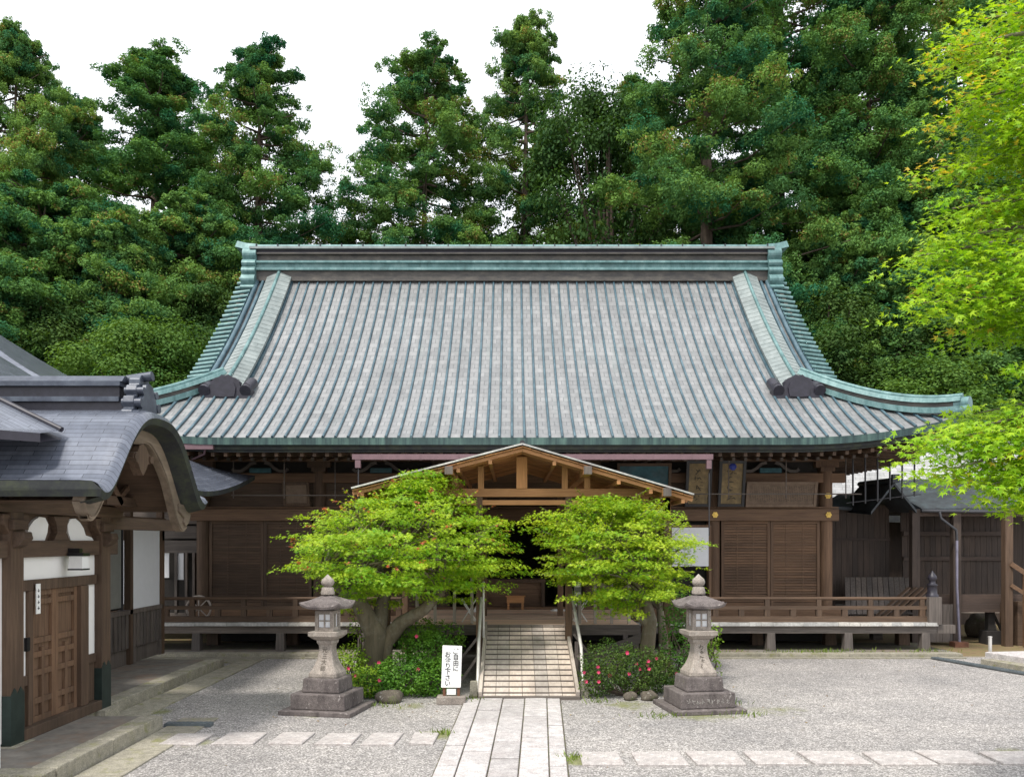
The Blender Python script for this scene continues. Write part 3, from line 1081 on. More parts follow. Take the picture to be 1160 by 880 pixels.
def veranda(x0, x1, postx, name, endpost):
    vd = MB()
    x = x0
    while x < x1 - .01:
        x2 = min(x + random.uniform(.2, .27), x1)
        vd.box(x + .002, x2 - .002, YV + random.uniform(-.012, .012), YW - .19, vz - .075, vz + random.uniform(-.003, .003), 0)
        x = x2
    vd.box(x0, x1 + .05, YV + .07, YV + .2, vz - .24, vz - .08, 1)
    vd.box(x0, x1, YV + .75, YV + .87, vz - .24, vz - .08, 1)
    vo = vd.build('veranda', ['deckend', 'grey_x'], hall)
    for px_ in postx:
        p = MB()
        p.frustum(px_, YV + .14, .075, vz - .24, .10, .10, .085, .085)
        p.build('veranda_post', 'ghost_z' if 0 else 'grey_z', vo, bevel=.01)
        p = MB()
        p.frustum(px_, YV + 1.2, .075, vz - .24, .13, .12, .12, .1)
        p.build('veranda_post', 'wood_z', vo)
    rl = MB()
    yr = YV + .14
    rl.box(x0, x1 - .15, yr - .05, yr + .05, vz + .003, vz + .13, 0)
    rl.box(x0, x1 - .15, yr - .045, yr + .045, vz + .28, vz + .355, 0)
    rl.tube([(x0, yr, vz + .52), (x1 - .12, yr, vz + .52)], .036, 8, 0)
    k = int((x1 - x0) / .57)
    for i in range(k + 1):
        xx = x1 - .3 - i * .57
        if xx < x0:
            break
        rl.box(xx - .06, xx + .06, yr - .04, yr + .04, vz + .13, vz + .28, 1)
        if i % 2 == 0:
            rl.box(xx - .05, xx + .05, yr - .035, yr + .035, vz + .355, vz + .5, 1)
    rl.build('railing', ['wood_x', 'wood_z'], vo)
    return vo


vr = veranda(2.6, 9.35, [5.7, 7.4, 9.1], 'r', True)
vl = veranda(-9.2, -2.2, [-8.6, -6.95, -5.1, -3.3], 'l', False)
ep = MB()
ep.box(9.14, 9.42, YV + .0, YV + .28, .66, 1.26, 0)
ep.lathe([(.13, 1.26), (.13, 1.3), (.1, 1.33), (.1, 1.5), (.12, 1.52), (.06, 1.56), (.075, 1.62), (.1, 1.66), (.085, 1.72), (.03, 1.79), (.01, 1.83)], 9.28, YV + .14, 14, 1)
ep.box(9.35, 9.75, YV + .06, YV + .2, .46, .64, 0)
ep.build('corner_post', ['grey_z', 'navy'], vr)
sv = MB()                                    # side veranda deck
for k in range(28):
    sv.box(7.62, 9.35, YW - .18 + k * .28, YW + .095 + k * .28, vz - .055, vz, 0)
sv.box(9.16, 9.28, YW, 28, .46, .64, 0)
for yy in (21.5, 23.5, 25.5, 27.5):
    sv.box(9.1, 9.34, yy, yy + .24, 0, .46, 0)
sv.build('side_veranda', 'grey_x', hall)

# ------------------------------------------------------------------ added entrance porch with ramp
porch = thing('entrance_porch', 'open cedar porch with shallow gable roof over the wide deck', 'porch', (0.2, 17, 0))
YP0, YP1, YF = 14.9, 19.5, 15.7
ax_, az_ = 0.18, 4.15
el, er = (-2.8, 3.38), (3.17, 3.27)
pr = MB()
for (ex, ez) in (el, er):
    sgn = 1 if ex > 0 else -1
    # boards running with the slope's length
    nb = 18
    for k in range(nb):
        t0, t1 = k / nb, (k + 1) / nb
        p0 = Vector((ax_ + (ex - ax_) * t0, 0, az_ + (ez - az_) * t0))
        p1 = Vector((ax_ + (ex - ax_) * t1, 0, az_ + (ez - az_) * t1))
        o = random.uniform(-.003, .003)
        pr.add([(p0.x, YP0 + .02, p0.z + o), (p1.x, YP0 + .02, p1.z + o), (p1.x, YP1, p1.z + o), (p0.x, YP1, p0.z + o),
                (p0.x, YP0 + .02, p0.z - .02 + o), (p1.x - sgn * .012, YP0 + .02, p1.z - .02 + o), (p1.x - sgn * .012, YP1, p1.z - .02 + o), (p0.x, YP1, p0.z - .02 + o)],
               [(0, 1, 2, 3), (7, 6, 5, 4), (0, 4, 5, 1), (1, 5, 6, 2), (2, 6, 7, 3), (3, 7, 4, 0)], 0)
    for k in range(11):                       # rafters
        yy = YP0 + .1 + k * .43
        pr.beam((ax_, yy, az_ - .06), (ex, yy, ez - .06), .05, .06, 1)
    pr.beam((ax_, YP0, az_ + .035), (ex * 1.002, YP0, ez + .035), .05, .028, 2)      # pale weathered edge
    pr.add([(ax_, YP0, az_ + .03), (ex, YP0, ez + .03), (ex, YP1, ez + .03), (ax_, YP1, az_ + .03)], [(0, 1, 2, 3)], 2)
    for k in (1, 2, 3, 4, 5):                 # purlins seen from below
        t = k / 5.3
        xx, zz = ax_ + (ex - ax_) * t, az_ + (ez - az_) * t
        pr.beam((xx, YP0 + .06, zz - .13), (xx, YP1, zz - .13), .06, .07, 1)
pr.tube([(ax_, YP0 - .02, az_ + .05), (ax_, YP1, az_ + .05)], .05, 8, 3)
pr.build('roof', ['new_y', 'new_x', 'deckend', 'iron'], porch)
fm = MB()
fm.box(-2.3, 2.95, YF - .06, YF + .06, 3.30, 3.45, 0)       # long cross beam
fm.box(-1.2, 1.6, YF - .05, YF + .05, 3.15, 3.24, 0)
fm.box(ax_ - .1, ax_ + .1, YF - .09, YF + .09, 3.45, 4.03, 1)
for xx, zt in ((-.57, 3.86), (.97, 3.86), (-1.05, 3.74), (1.38, 3.74), (2.35, 3.45), (-2.0, 3.5)):
    fm.box(xx - .055, xx + .055, YF - .06, YF + .06, 3.45, zt, 1)
for xx, zz in ((-1.1, 3.74), (1.32, 3.74), (2.7, 3.36)):
    fm.box(xx - .07, xx + .07, YP0 - .06, YP1, zz - .09, zz + .05, 2)
    fm.box(xx - .072, xx + .072, YP0 - .072, YP0 - .06, zz - .092, zz + .052, 3)
for xx in (-2.3, 2.45, 2.85):
    fm.box(xx - .06, xx + .06, YF - .06, YF + .06, 2.9, 3.3, 1)
fm.build('roof_frame', ['new_x', 'new_z', 'new_y', 'grey_z'], porch, bevel=.005)
for xx in (-.6, .98 + .06, -2.3, 2.85):
    for yy in (YF, 18.4):
        p = MB()
        p.box(xx - .06, xx + .06, yy - .06, yy + .06, .0, 3.299 if yy == YF else 3.6)
        p.build('post', 'post_z', porch, bevel=.006)
DZ = .88
dk = MB()
y = 16.45
while y < YW - .1:
    x0d, x1d = (-2.05, 2.45)
    dk.box(x0d, x1d, y, y + .13, DZ - .03, DZ + random.uniform(-.002, .002), 0)
    y += .134
dk.box(-2.05, 2.45, 16.36, 16.445, DZ - .19, DZ - .05, 1)
dk.box(-2.05, 2.45, 16.34, 16.44, DZ - .045, DZ - .002, 1)
for k in range(9):
    xx = -2.0 + k * .55
    dk.box(xx - .03, xx + .03, 16.45, 20.0, DZ - .15, DZ - .032, 1)
dk.build('deck', ['beige', 'grey_x'], porch)
for xx in (-2.0, -.6, 1.12, 2.4):
    for yy in (16.55, 18.1):
        p = MB()
        p.box(xx - .05, xx + .05, yy - .05, yy + .05, 0, DZ - .15)
        p.build('deck_post', 'grey_z', porch)
for sg, xa, xb in ((-1, -2.2, -.72), (1, 2.6, 1.2)):
    p = MB()
    p.beam((xa, 16.1, .72), (xb, 16.1, .22), .06, .17)
    p.build('brace', 'grey_x', porch)
for xs_ in ((-1.85, -1.5, -1.12, -.78), (1.32, 1.62, 1.94, 2.28)):
    for xx in xs_:
        p = MB()
        p.box(xx - .028, xx + .028, 16.6, 16.656, DZ, DZ + .92)
        p.build('baluster', 'pale_z', porch)
    p = MB()
    p.box(xs_[0] - .05, xs_[-1] + .05, 16.59, 16.666, DZ + .92, DZ + .98)
    p.build('rail', 'pale_x', porch)

ramp_o = thing('ramp', 'pale wooden ramp with crosswise battens rising to the porch deck', 'ramp', (0.27, 15, 0))
ry0, ry1, rz0, rz1 = 13.45, 16.40, .06, .885
rx0, rx1 = -.47, 1.01
rp = MB()
nb = 7
for k in range(nb):
    a, b = rx0 + (rx1 - rx0) * k / nb + .004, rx0 + (rx1 - rx0) * (k + 1) / nb - .004
    o = random.uniform(-.002, .002)
    rp.add([(a, ry0, rz0 + o), (b, ry0, rz0 + o), (b, ry1, rz1 + o), (a, ry1, rz1 + o), (a, ry0, rz0 - .04), (b, ry0, rz0 - .04), (b, ry1, rz1 - .04), (a, ry1, rz1 - .04)],
           [(0, 1, 2, 3), (7, 6, 5, 4), (0, 4, 5, 1), (1, 5, 6, 2), (2, 6, 7, 3), (3, 7, 4, 0)], 0)
rp.build('ramp_board', 'pale_y', ramp_o)
for k in range(14):
    t = (k + .35) / 14
    p = MB()
    yy, zz = ry0 + (ry1 - ry0) * t, rz0 + (rz1 - rz0) * t
    p.beam((rx0 + .01, yy, zz + .010), (rx1 - .01, yy, zz + .010), .018, .016, 0, up=(0, -(rz1 - rz0), ry1 - ry0))
    p.build('batten', 'grey_x', ramp_o)
for xx in (rx0 - .03, rx1 + .03):
    p = MB()
    p.beam((xx, ry0 - .02, rz0 - .0), (xx, ry1 - .02, rz1 + .0), .055, .13)
    p.build('side_board', 'pale_y', ramp_o)
p = MB()
p.box(rx0 - .06, rx1 + .06, ry0 - .08, ry0 - .01, .0, .055)
p.build('threshold', 'grey_x', ramp_o)
for xx in (rx0 - .14, rx1 + .14):
    p = MB()
    p.frustum(xx, 13.62, 0, .26, .065, .06, .055, .055)
    p.build('stub_post', 'conc', ramp_o, bevel=.008)
for (xx, h) in ((rx0 - .09, 1), (rx1 + .09, 1)):
    p = MB()
    p.box(xx - .03, xx + .03, 14.5, 14.56, 0, .78)
    p.build('rail_post', 'grey_z', ramp_o)
    p = MB()
    p.box(xx - .025, xx + .025, 15.9, 15.95, 0, 1.5)
    p.build('rail_post', 'grey_z', ramp_o)
    p = MB()
    p.tube([(xx, 16.15, 1.62), (xx, 15.95, 1.6), (xx + (.0 if xx < 0 else .05), 14.45, .82), (xx + (0 if xx < 0 else .06), 14.3, .70), (xx + (0 if xx < 0 else .05), 13.75, .0)], .028, 8, 0)
    p.build('handrail', 'steel', ramp_o)
p = MB()
p.tube([(rx0 - .05, 15.6, .72), (rx0 - .05, 15.6, 1.75)], .022, 8)
p.build('pole', 'steel', ramp_o)
for sg, x0 in ((-1, rx0 - .1), (1, rx1 + .1)):
    p = MB()
    for a_, b_ in (((x0, 15.3, .82), (x0 + sg * .45, 15.3, .25)), ((x0, 14.5, .55), (x0 + sg * .32, 14.5, .08)), ((x0, 15.4, .42), (x0 + sg * .3, 15.4, .42))):
        p = MB()
        p.beam(a_, b_, .045, .045)
        p.build('side_brace', 'grey_x', ramp_o)

# white folding stands on the deck
for (xx, lab) in ((-.86, 'white crossed folding stand on the deck left of the ramp'), (1.36, 'white crossed folding stand on the deck right of the ramp')):
    t = MB()
    t.tube([(xx - .13, 16.9, DZ + .01), (xx + .14, 16.9, DZ + .44)], .013, 6)
    t.tube([(xx + .13, 16.93, DZ + .01), (xx - .14, 16.93, DZ + .44)], .013, 6)
    t.tube([(xx - .13, 17.2, DZ + .01), (xx + .14, 17.2, DZ + .44)], .013, 6)
    t.tube([(xx + .13, 17.23, DZ + .01), (xx - .14, 17.23, DZ + .44)], .013, 6)
    t.tube([(xx - .14, 16.93, DZ + .44), (xx - .14, 17.23, DZ + .44)], .012, 6)
    t.tube([(xx + .14, 16.9, DZ + .44), (xx + .14, 17.2, DZ + .44)], .012, 6)
    tag(t.build('folding_stand', 'white', loc=(xx, 17, DZ)), lab, 'folding stand', 'white folding stands on the deck')
t = thing('notice', 'small grey and white notice fixed beside the ramp handrail', 'notice', (1.27, 16.5, DZ))
MB().box(1.2, 1.34, 16.5, 16.52, 1.42, 1.72).build('board', 'greyscreen', t)
MB().box(1.215, 1.325, 16.494, 16.499, 1.6, 1.7).box(1.215, 1.325, 16.494, 16.499, 1.44, 1.5).build('paper', 'white', t)
MB().box(1.255, 1.285, 16.5, 16.53, DZ, 1.42).build('post', 'grey_z', t)

# offertory box and small things on the inner floor
ob = thing('offertory_box', 'wide dark wooden offertory box in the open doorway', 'offertory box', (0.06, 20.6, .9))
p = MB()
p.box(-.6, .74, 20.3, 20.9, .94, 1.5)
p.box(-.64, .78, 20.27, 20.93, .9, .94)
p.build('body', 'post_x', ob, bevel=.008)
p = MB()
p.box(-.66, .80, 20.25, 20.32, 1.5, 1.57)
p.box(-.66, .80, 20.88, 20.95, 1.5, 1.57)
for k in range(10):
    p.box(-.62 + k * .15, -.58 + k * .15, 20.32, 20.88, 1.505, 1.555)
p.build('slatted_top', 'wood_x', ob)
for xx in (-.64, .7):
    p = MB()
    p.box(xx, xx + .08, 20.24, 20.3, .9, 1.5)
    p.build('corner_post', 'wood_z', ob)
p = MB()
p.box(-.12, .28, 19.72, 19.95, 1.06, 1.2)
p.box(-.15, .31, 19.7, 19.97, 1.2, 1.22)
for xx in (-.11, .22):
    p.box(xx, xx + .05, 19.73, 19.78, .9, 1.06)
    p.box(xx, xx + .05, 19.89, 19.94, .9, 1.06)
tag(p.build('low_table', 'new_x', loc=(.08, 19.8, .9)), 'small pale wooden stand in front of the offertory box', 'low table')
for (xx, yy, lab) in ((-.78, 19.3, 'small white cloth bundle at the left side of the doorway'), (1.0, 19.6, 'white slippers lying at the right side of the doorway')):
    p = MB()
    p.lathe([(.1, .885), (.09, .93), (.05, 1.0), (.02, 1.06)], xx, yy, 10) if xx < 0 else p.lathe([(.12, .885), (.12, .9), (.06, .93)], xx, yy, 10).lathe([(.1, .885), (.1, .9), (.05, .92)], xx + .22, yy, 10)
    tag(p.build('cloth_bundle' if xx < 0 else 'slippers', 'white', loc=(xx, yy, .885)), lab, 'bundle' if xx < 0 else 'slippers')

# boards and plaques hanging on the front
def hung_board(name, lab, cat, x0, x1, z0, z1, y_, tilt, fm_, bm_, cells=0):
    t = thing(name, lab, cat, ((x0 + x1) / 2, y_, z0))
    def Q(x, z, o):
        f = (z - z0) / (z1 - z0)
        return (x, y_ - tilt * f - o, z)
    def pl(mb, a, b, c, d, o0, o1):
        v = [Q(a, c, o0), Q(b, c, o0), Q(b, d, o0), Q(a, d, o0), Q(a, c, o1), Q(b, c, o1), Q(b, d, o1), Q(a, d, o1)]
        mb.add(v, [(0, 3, 2, 1), (4, 5, 6, 7), (0, 1, 5, 4), (1, 2, 6, 5), (2, 3, 7, 6), (3, 0, 4, 7)])
    bw = .07
    f = MB()
    pl(f, x0, x0 + bw, z0, z1, 0, .06)
    pl(f, x1 - bw, x1, z0, z1, 0, .06)
    pl(f, x0 + bw, x1 - bw, z0, z0 + bw, 0, .06)
    pl(f, x0 + bw, x1 - bw, z1 - bw, z1, 0, .06)
    f.build('frame', fm_, t, bevel=.006)
    b = MB()
    pl(b, x0 + bw, x1 - bw, z0 + bw, z1 - bw, 0, .03)
    b.build('board', bm_, t)
    return t, Q


M['oldgilt'] = plain('worn_gilt_board', (0.2, 0.14, 0.06), 0.6, var=0.5, scale=7, dirt=(0.1, 0.08, 0.05))
M['script'] = plain('faded_brush_marks', (0.06, 0.05, 0.035), 0.8)
M['greybrown'] = plain('faded_board', (0.17, 0.12, 0.085), 0.85, var=0.25, scale=9)
for (x0, x1, lab, extra) in ((4.02, 4.62, 'tall narrow gilt plaque with green stains, hanging at the porch eave', 'green'),
                             (4.78, 5.4, 'tall narrow gilt plaque in black frame with a blue crest', 'bluec')):
    t, Q = hung_board('hanging_plaque', lab, 'plaque', x0, x1, 3.28, 4.34, 19.9, .22, 'black', 'oldgilt')
    mk = MB()
    cx = (x0 + x1) / 2
    rnd = random.Random(3 if extra == 'green' else 5)
    for i in range(4):
        cz = 4.1 - i * .2
        for s_ in range(5):
            a = rnd.uniform(-.09, .09)
            b_ = rnd.uniform(-.07, .07)
            L = rnd.uniform(.04, .1)
            th = rnd.choice((0, 0, 1.5, 0.8, -.8))
            p0, p1 = Q(cx + a - L / 2 * math.cos(th), cz + b_ - L / 2 * math.sin(th), .034), Q(cx + a + L / 2 * math.cos(th), cz + b_ + L / 2 * math.sin(th), .034)
            mk.beam(p0, p1, .012, .016)
    mk.build('lettering', 'script', t)
    cr = MB()
    if extra == 'bluec':
        cr.lathe([(.01, 0), (.085, .0), (.085, .01), (.01, .012)], 0, 0, 12)
        q = Q(cx, 4.2, .035)
        cr.v = [(q[0] + a, q[1] - c, q[2] + b) for a, b, c in cr.v]
        M['crestblue'] = plain('blue_crest', (0.03, 0.05, 0.3), 0.6)
        cr.build('crest', 'crestblue', t)
t, Q = hung_board('votive_tablet', 'wide faded wooden tablet with columns of small writing at the right bay', 'votive tablet', 5.45, 7.1, 3.28, 3.86, 19.98, .14, 'greybrown', 'greybrown')
mk = MB()
rnd = random.Random(9)
for i in range(36):
    xx = 5.56 + i * .0405
    z = 3.76
    while z > 3.42:
        L = rnd.uniform(.012, .03)
        mk.beam(Q(xx + rnd.uniform(-.004, .004), z, .033), Q(xx + rnd.uniform(-.004, .004), z - L, .033), .010, .004)
        z -= L + rnd.uniform(.008, .02)
mk.build('lettering', 'script', t)
hung_board('votive_tablet', 'small square dark tablet hanging high on the left bay', 'votive tablet', -5.35, -4.72, 3.3, 3.86, 20.0, .12, 'wood_z', 'greybrown')
hung_board('painted_panel', 'faded blue painted panel above the right slope of the porch', 'painting', 2.45, 3.72, 3.5, 4.3, 20.02, .1, 'wood_x', 'blue')
nb_ = thing('notice_board', 'plain white notice board standing by the door right of the porch', 'notice board', (4.2, 19.8, .7))
MB().box(3.72, 4.58, 19.86, 19.89, 1.9, 2.8).build('panel', 'paper', nb_)
MB().box(3.66, 3.72, 19.85, 19.9, .7, 2.85).box(4.58, 4.64, 19.85, 19.9, .7, 2.85).box(3.72, 4.58, 19.85, 19.9, 2.8, 2.86).build('frame', 'post_z', nb_)

# round wooden wheel and leaning slats on the verandas
wh = MB()
cx, cy, cz, rr = -7.05, 19.2, .98, .27
circ = [(cx + rr * math.cos(t), cy, cz + rr * math.sin(t)) for t in np.linspace(0, 2 * math.pi, 25)]
wh.tube(circ, .025, 6, caps=False)
for k in range(4):
    t = k * math.pi / 4
    wh.tube([(cx - rr * math.cos(t), cy, cz - rr * math.sin(t)), (cx + rr * math.cos(t), cy, cz + rr * math.sin(t))], .014, 6)
wh.lathe([(.01, cz - .05), (.07, cz - .04), (.07, cz + .04), (.01, cz + .05)], cx, cy, 10)
tag(wh.build('wheel', 'pale_x', loc=(cx, cy, .7)), 'round spoked wooden wheel leaning behind the left veranda railing', 'wheel')
pl_ = MB()
for k in range(12):
    x0 = 8.0 + k * .135
    pl_.beam((x0, 20.3 + .01 * (k % 2), .74), (x0 + .33, 21.2, 1.58), .11, .03)
tag(pl_.build('duckboard', 'grey_z', loc=(8.6, 20.4, .7)), 'slatted duckboard leaning upright at the hall corner', 'duckboard')
pl_ = MB()
for k in range(4):
    pl_.beam((8.55 + k * .14, 20.0 - k * .03, .73), (9.45 + k * .14, 20.3 - k * .03, 1.38), .1, .03)
tag(pl_.build('plank_stack', 'wood_x', loc=(8.9, 20.1, .7)), 'loose dark planks leaning in front of the slatted duckboard', 'planks')

# ------------------------------------------------------------------ left building with undulating gable
ent = thing('entrance_building', 'dark timber entrance building with bluish undulating gable roof and double wooden door', 'entrance building', (-5.8, 10.9, 0))
KC, KW, KZ, KH = 10.92, 1.62, 3.06, 1.08
XG, XB = -4.52, -10.5


def kprof(s_):
    a = abs(s_)
    z = KZ + KH * (0.5 + 0.5 * math.cos(math.pi * min(1, a ** 1.42))) ** 1.0
    if a > .8:
        z += .1 * ((a - .8) / .2) ** 2
    return z


ss = np.linspace(-1, 1, 49)
al = [0]
for a, b in zip(ss[:-1], ss[1:]):
    al.append(al[-1] + math.hypot((b - a) * KW, kprof(b) - kprof(a)))
kr = MB()
xs_ = [XG + .05, XG, XG - .06, XG - .2, XG - .5, -6, -7, -8.5, XB]
dzs = [-.10, -.035, -.008, .0, .0, 0, 0, 0, 0]
rows = [[(x, KC + s_ * KW, kprof(s_) + dz) for s_ in ss] for x, dz in zip(xs_, dzs)]
uvr = [[(x, al[i]) for i in range(len(ss))] for x in xs_]
kr.grid(rows, 0, True, uvr, flip=True)
th = .18
kr.grid([[(XG + .05, KC + s_ * KW, kprof(s_) - .10) for s_ in ss], [(XG + .02, KC + s_ * KW * .985, kprof(s_) - th) for s_ in ss]], 1, True, flip=False)
kr.grid([[(XG + .02, KC + s_ * KW * .985, kprof(s_) - th) for s_ in ss], [(XG - .22, KC + s_ * KW * .97, kprof(s_) - th - .06) for s_ in ss]], 1, True, flip=False)
for s_, yy in ((-1, KC - KW), (1, KC + KW)):
    z = kprof(1)
    kr.add([(XG + .05, yy, z - .1), (XB, yy, z - .0), (XB, yy - s_ * .02, z - th), (XG + .02, yy - s_ * .025, z - th)], [(0, 1, 2, 3)], 1)
    kr.add([(XG + .05, yy, z - .1), (XG - .06, yy, z - .008), (XB, yy, z)], [(0, 1, 2)], 1)
kr.grid([[(x, KC + s_ * KW * .97, kprof(s_) - th - .04) for s_ in ss] for x in (XG - .22, XB)], 2, True)
kroof = kr.build('roof', ['lead', 'rim', 'wood_x'], ent)
bb = MB()                                    # carved bargeboard
up = [(KC + s_ * KW * .95, kprof(s_) - th - .05) for s_ in ss]
lo = [(KC + s_ * KW * .88, kprof(s_) - th - (.22 + .12 * max(0, s_)) + .02 * math.sin(s_ * 14)) for s_ in ss]
n_ = len(ss)
for xa in (0,):
    v = [(XG - .2, a, b) for a, b in up] + [(XG - .2, a, b) for a, b in lo] + [(XG - .3, a, b) for a, b in up] + [(XG - .3, a, b) for a, b in lo]
    fs = []
    for i in range(n_ - 1):
        fs += [(i, i + 1, n_ + i + 1, n_ + i), (2 * n_ + i, 3 * n_ + i, 3 * n_ + i + 1, 2 * n_ + i + 1), (n_ + i, n_ + i + 1, 3 * n_ + i + 1, 3 * n_ + i)]
    bb.add(v, fs, 0)
lo2 = [(a, b + .06) for a, b in lo]
bb.grid([[(XG - .185, a, b + .05) for a, b in lo], [(XG - .185, a, b + .02) for a, b in lo]], 0)
M['carved'] = wood('carved_weathered_board', (0.12, 0.09, 0.063), (0.26, 0.2, 0.145), 'y', 0.85, 10)
bb.build('bargeboard', 'carved', kroof)
pd = MB()                                    # carved pendant under the apex
half = [(0, 3.74), (.1, 3.7), (.16, 3.62), (.26, 3.6), (.3, 3.54), (.22, 3.5), (.14, 3.48), (.1, 3.42), (.04, 3.36), (0, 3.33)]
poly = [(KC + a, b) for a, b in half] + [(KC - a, b) for a, b in half[::-1][1:-1]]
pd.prism(poly, XG - .32, XG - .2, 'x')
for s_ in (-1, 1):
    pd.tube([(XG - .18, KC + s_ * .22, 3.55), (XG - .3, KC + s_ * .22, 3.55)], .05, 10)
pd.build('gable_pendant', 'wood_z', kroof)
for s_ in (-1, 1):                           # scroll at each foot of the bargeboard
    q = MB()
    yf = KC + s_ * KW * .86
    half = [(-.28, .22), (.1, .2), (.16, .0), (.08, -.16), (-.02, -.22), (-.1, -.14), (-.06, -.06), (-.16, .0), (-.26, .06)]
    q.prism([(yf + s_ * a, (2.86 if s_ > 0 else 2.92) + b * .72) for a, b in half], XG - .32, XG - .17, 'x')
    q.build('bargeboard_foot', 'carved', kroof, bevel=.015)
rg = MB()
rg.box(XB, -4.84, KC - .2, KC + .2, 4.05, 4.24, 1)
rg.box(XB, -4.92, KC - .25, KC + .25, 4.24, 4.3, 0)
rg.box(XB, -4.95, KC - .16, KC + .16, 4.3, 4.44, 1)
rg.box(XB, -4.92, KC - .22, KC + .22, 4.44, 4.5, 0)
rg.prism([(KC - .2, 4.5), (KC + .2, 4.5), (KC + .12, 4.58), (KC - .12, 4.58)], XB, -4.9, 'x', 0)
M['ridgeblue'] = patina('dark_blue_ridge', (0.05, 0.06, 0.085), (0.11, 0.13, 0.16), (0.02, 0.022, 0.03), 0.35, 1, 4)
rg.build('ridge', ['ridgeblue', 'navy'], kroof)
og = MB()
xo = -4.82
half = [(0, 4.62), (.09, 4.6), (.14, 4.54), (.15, 4.47), (.22, 4.45), (.25, 4.38), (.22, 4.32), (.30, 4.30), (.33, 4.22), (.30, 4.15), (.36, 4.12), (.39, 4.04), (.36, 3.96), (.2, 3.98), (0, 4.0)]
og.prism([(KC + a_, b_) for a_, b_ in half] + [(KC - a_, b_) for a_, b_ in half[::-1][1:-1]], xo - .02, xo + .12, 'x')
half = [(0, 4.5), (.1, 4.47), (.14, 4.38), (.2, 4.3), (.22, 4.18), (.24, 4.06), (0, 4.06)]
og.prism([(KC + a_, b_) for a_, b_ in half] + [(KC - a_, b_) for a_, b_ in half[::-1][1:-1]], xo + .12, xo + .19, 'x')
og.tube([(xo - .1, KC, 4.55), (xo + .22, KC, 4.6)], .062, 12)
for s_ in (-1, 1):
    for (yy, zz, r_) in ((.31, 4.05, .075), (.26, 4.22, .06), (.19, 4.38, .05)):
        og.tube([(xo - .04, KC + s_ * yy, zz), (xo + .2, KC + s_ * yy, zz)], r_, 10)
og.build('ridge_ornament', 'ridgeblue', kroof, bevel=.01)
# lower roof meeting the near slope at the far left
lr = MB()
top = [(-5.25, 9.95, 3.78), (-6.2, 10.15, 4.22), (-9.5, 10.3, 4.6)]
bot = [(-5.28, 9.55, 3.70), (-6.1, 9.0, 3.72), (-9.5, 8.6, 3.72)]
lr.grid([top, bot], 0, False, [[(p[0], 0) for p in top], [(p[0], 1.2) for p in bot]])
lr.grid([[(p[0], p[1], p[2] - .1) for p in top], [(p[0], p[1], p[2] - .1) for p in bot]], 1, False, flip=True)
lr.grid([bot, [(p[0], p[1], p[2] - .1) for p in bot]], 1, False)
lr.tube([(p[0], p[1], p[2] + .01) for p in top], .035, 6, 1)
lr.build('side_roof', ['lead', 'navy'], ent)

XWL = -5.8
for yy in (6.9, 9.78, 11.92):
    p = MB()
    p.box(XWL - .13, XWL + .13, yy - .13, yy + .13, .18, 2.85, 0)
    p.box(XWL - .136, XWL + .136, yy - .136, yy + .136, .172, .74, 1)
    p.prism([(yy - .137, .74), (yy - .06, .82), (yy, .75), (yy + .06, .82), (yy + .137, .74)], XWL + .13, XWL + .137, 'x', 1)
    p.box(XWL - .22, XWL + .22, yy - .22, yy + .22, .02, .172, 2)
    p.build('post', ['wood_z', 'shoe', 'conc'], ent)
    k = MB()                                 # bracket set on the post
    k.box(XWL - .15, XWL + .18, yy - .15, yy + .15, 2.62, 2.74)
    for s_ in (-1, 1):
        poly = [(yy, 2.52), (yy + s_ * .12, 2.56), (yy + s_ * .24, 2.68), (yy + s_ * .26, 2.8), (yy, 2.8)]
        k.prism(poly if s_ > 0 else poly[::-1], XWL - .08, XWL + .12, 'x')
    k.prism([(XWL + .1, 2.40), (XWL + .2, 2.44), (XWL + .27, 2.52), (XWL + .25, 2.6), (XWL + .1, 2.6)], yy - .09, yy + .09, 'y')
    k.build('bracket', 'wood_y', ent, bevel=.012)
bm = MB()
bm.box(XWL - .1, XWL + .1, 6.9, 12.35, 2.3, 2.5)
bm.box(XWL - .12, XWL + .14, 6.9, 12.45, 2.82, 2.98)
bm.build('beam', 'wood_y', ent, bevel=.01)
pw = MB()
pw.box(XWL - .04, XWL + .03, 7.03, 9.65, .2, 2.3)
pw.box(XWL - .04, XWL + .03, 9.91, 11.79, 2.03, 2.30)
pw.box(XWL - .04, XWL + .03, 9.91, 10.12, .9, 1.9)
pw.box(XWL - .04, XWL + .03, 11.52, 11.79, .95, 1.9)
poly = [(9.93, 2.5), (9.98, 2.54), (10.15, 2.57), (10.2, 2.66), (10.3, 2.74), (10.42, 2.79), (10.55, 2.78), (10.62, 2.7), (10.6, 2.6), (10.54, 2.5)]
pw.prism(poly, XWL - .04, XWL + .03, 'x')
pw.prism([(21.70 - a, b) for a, b in poly][::-1], XWL - .04, XWL + .03, 'x')
pw.build('plaster_panel', 'plaster', ent)
fz = MB()
fz.box(XWL - .06, XWL - .005, 9.9, 11.8, 2.5, 2.82)
fz.prism([(10.66, 2.5), (10.74, 2.6), (10.72, 2.7), (10.66, 2.8), (11.04, 2.8), (10.98, 2.7), (10.96, 2.6), (11.04, 2.5)], XWL - .0, XWL + .08, 'x')
fz.build('frog_leg_strut', 'wood_y', ent)
dm = MB()
dm.box(XWL - .07, XWL + .07, 9.91, 11.79, 1.9, 2.03)
dm.box(XWL - .07, XWL + .07, 10.12, 10.22, .3, 1.9)
dm.box(XWL - .07, XWL + .09, 11.32, 11.52, .3, 1.9)
dm.box(XWL - .07, XWL + .06, 9.91, 10.12, .78, .9)
dm.box(XWL - .07, XWL + .06, 11.52, 11.79, .83, .95)
dm.box(XWL - .05, XWL + .03, 9.91, 10.12, .3, .78)
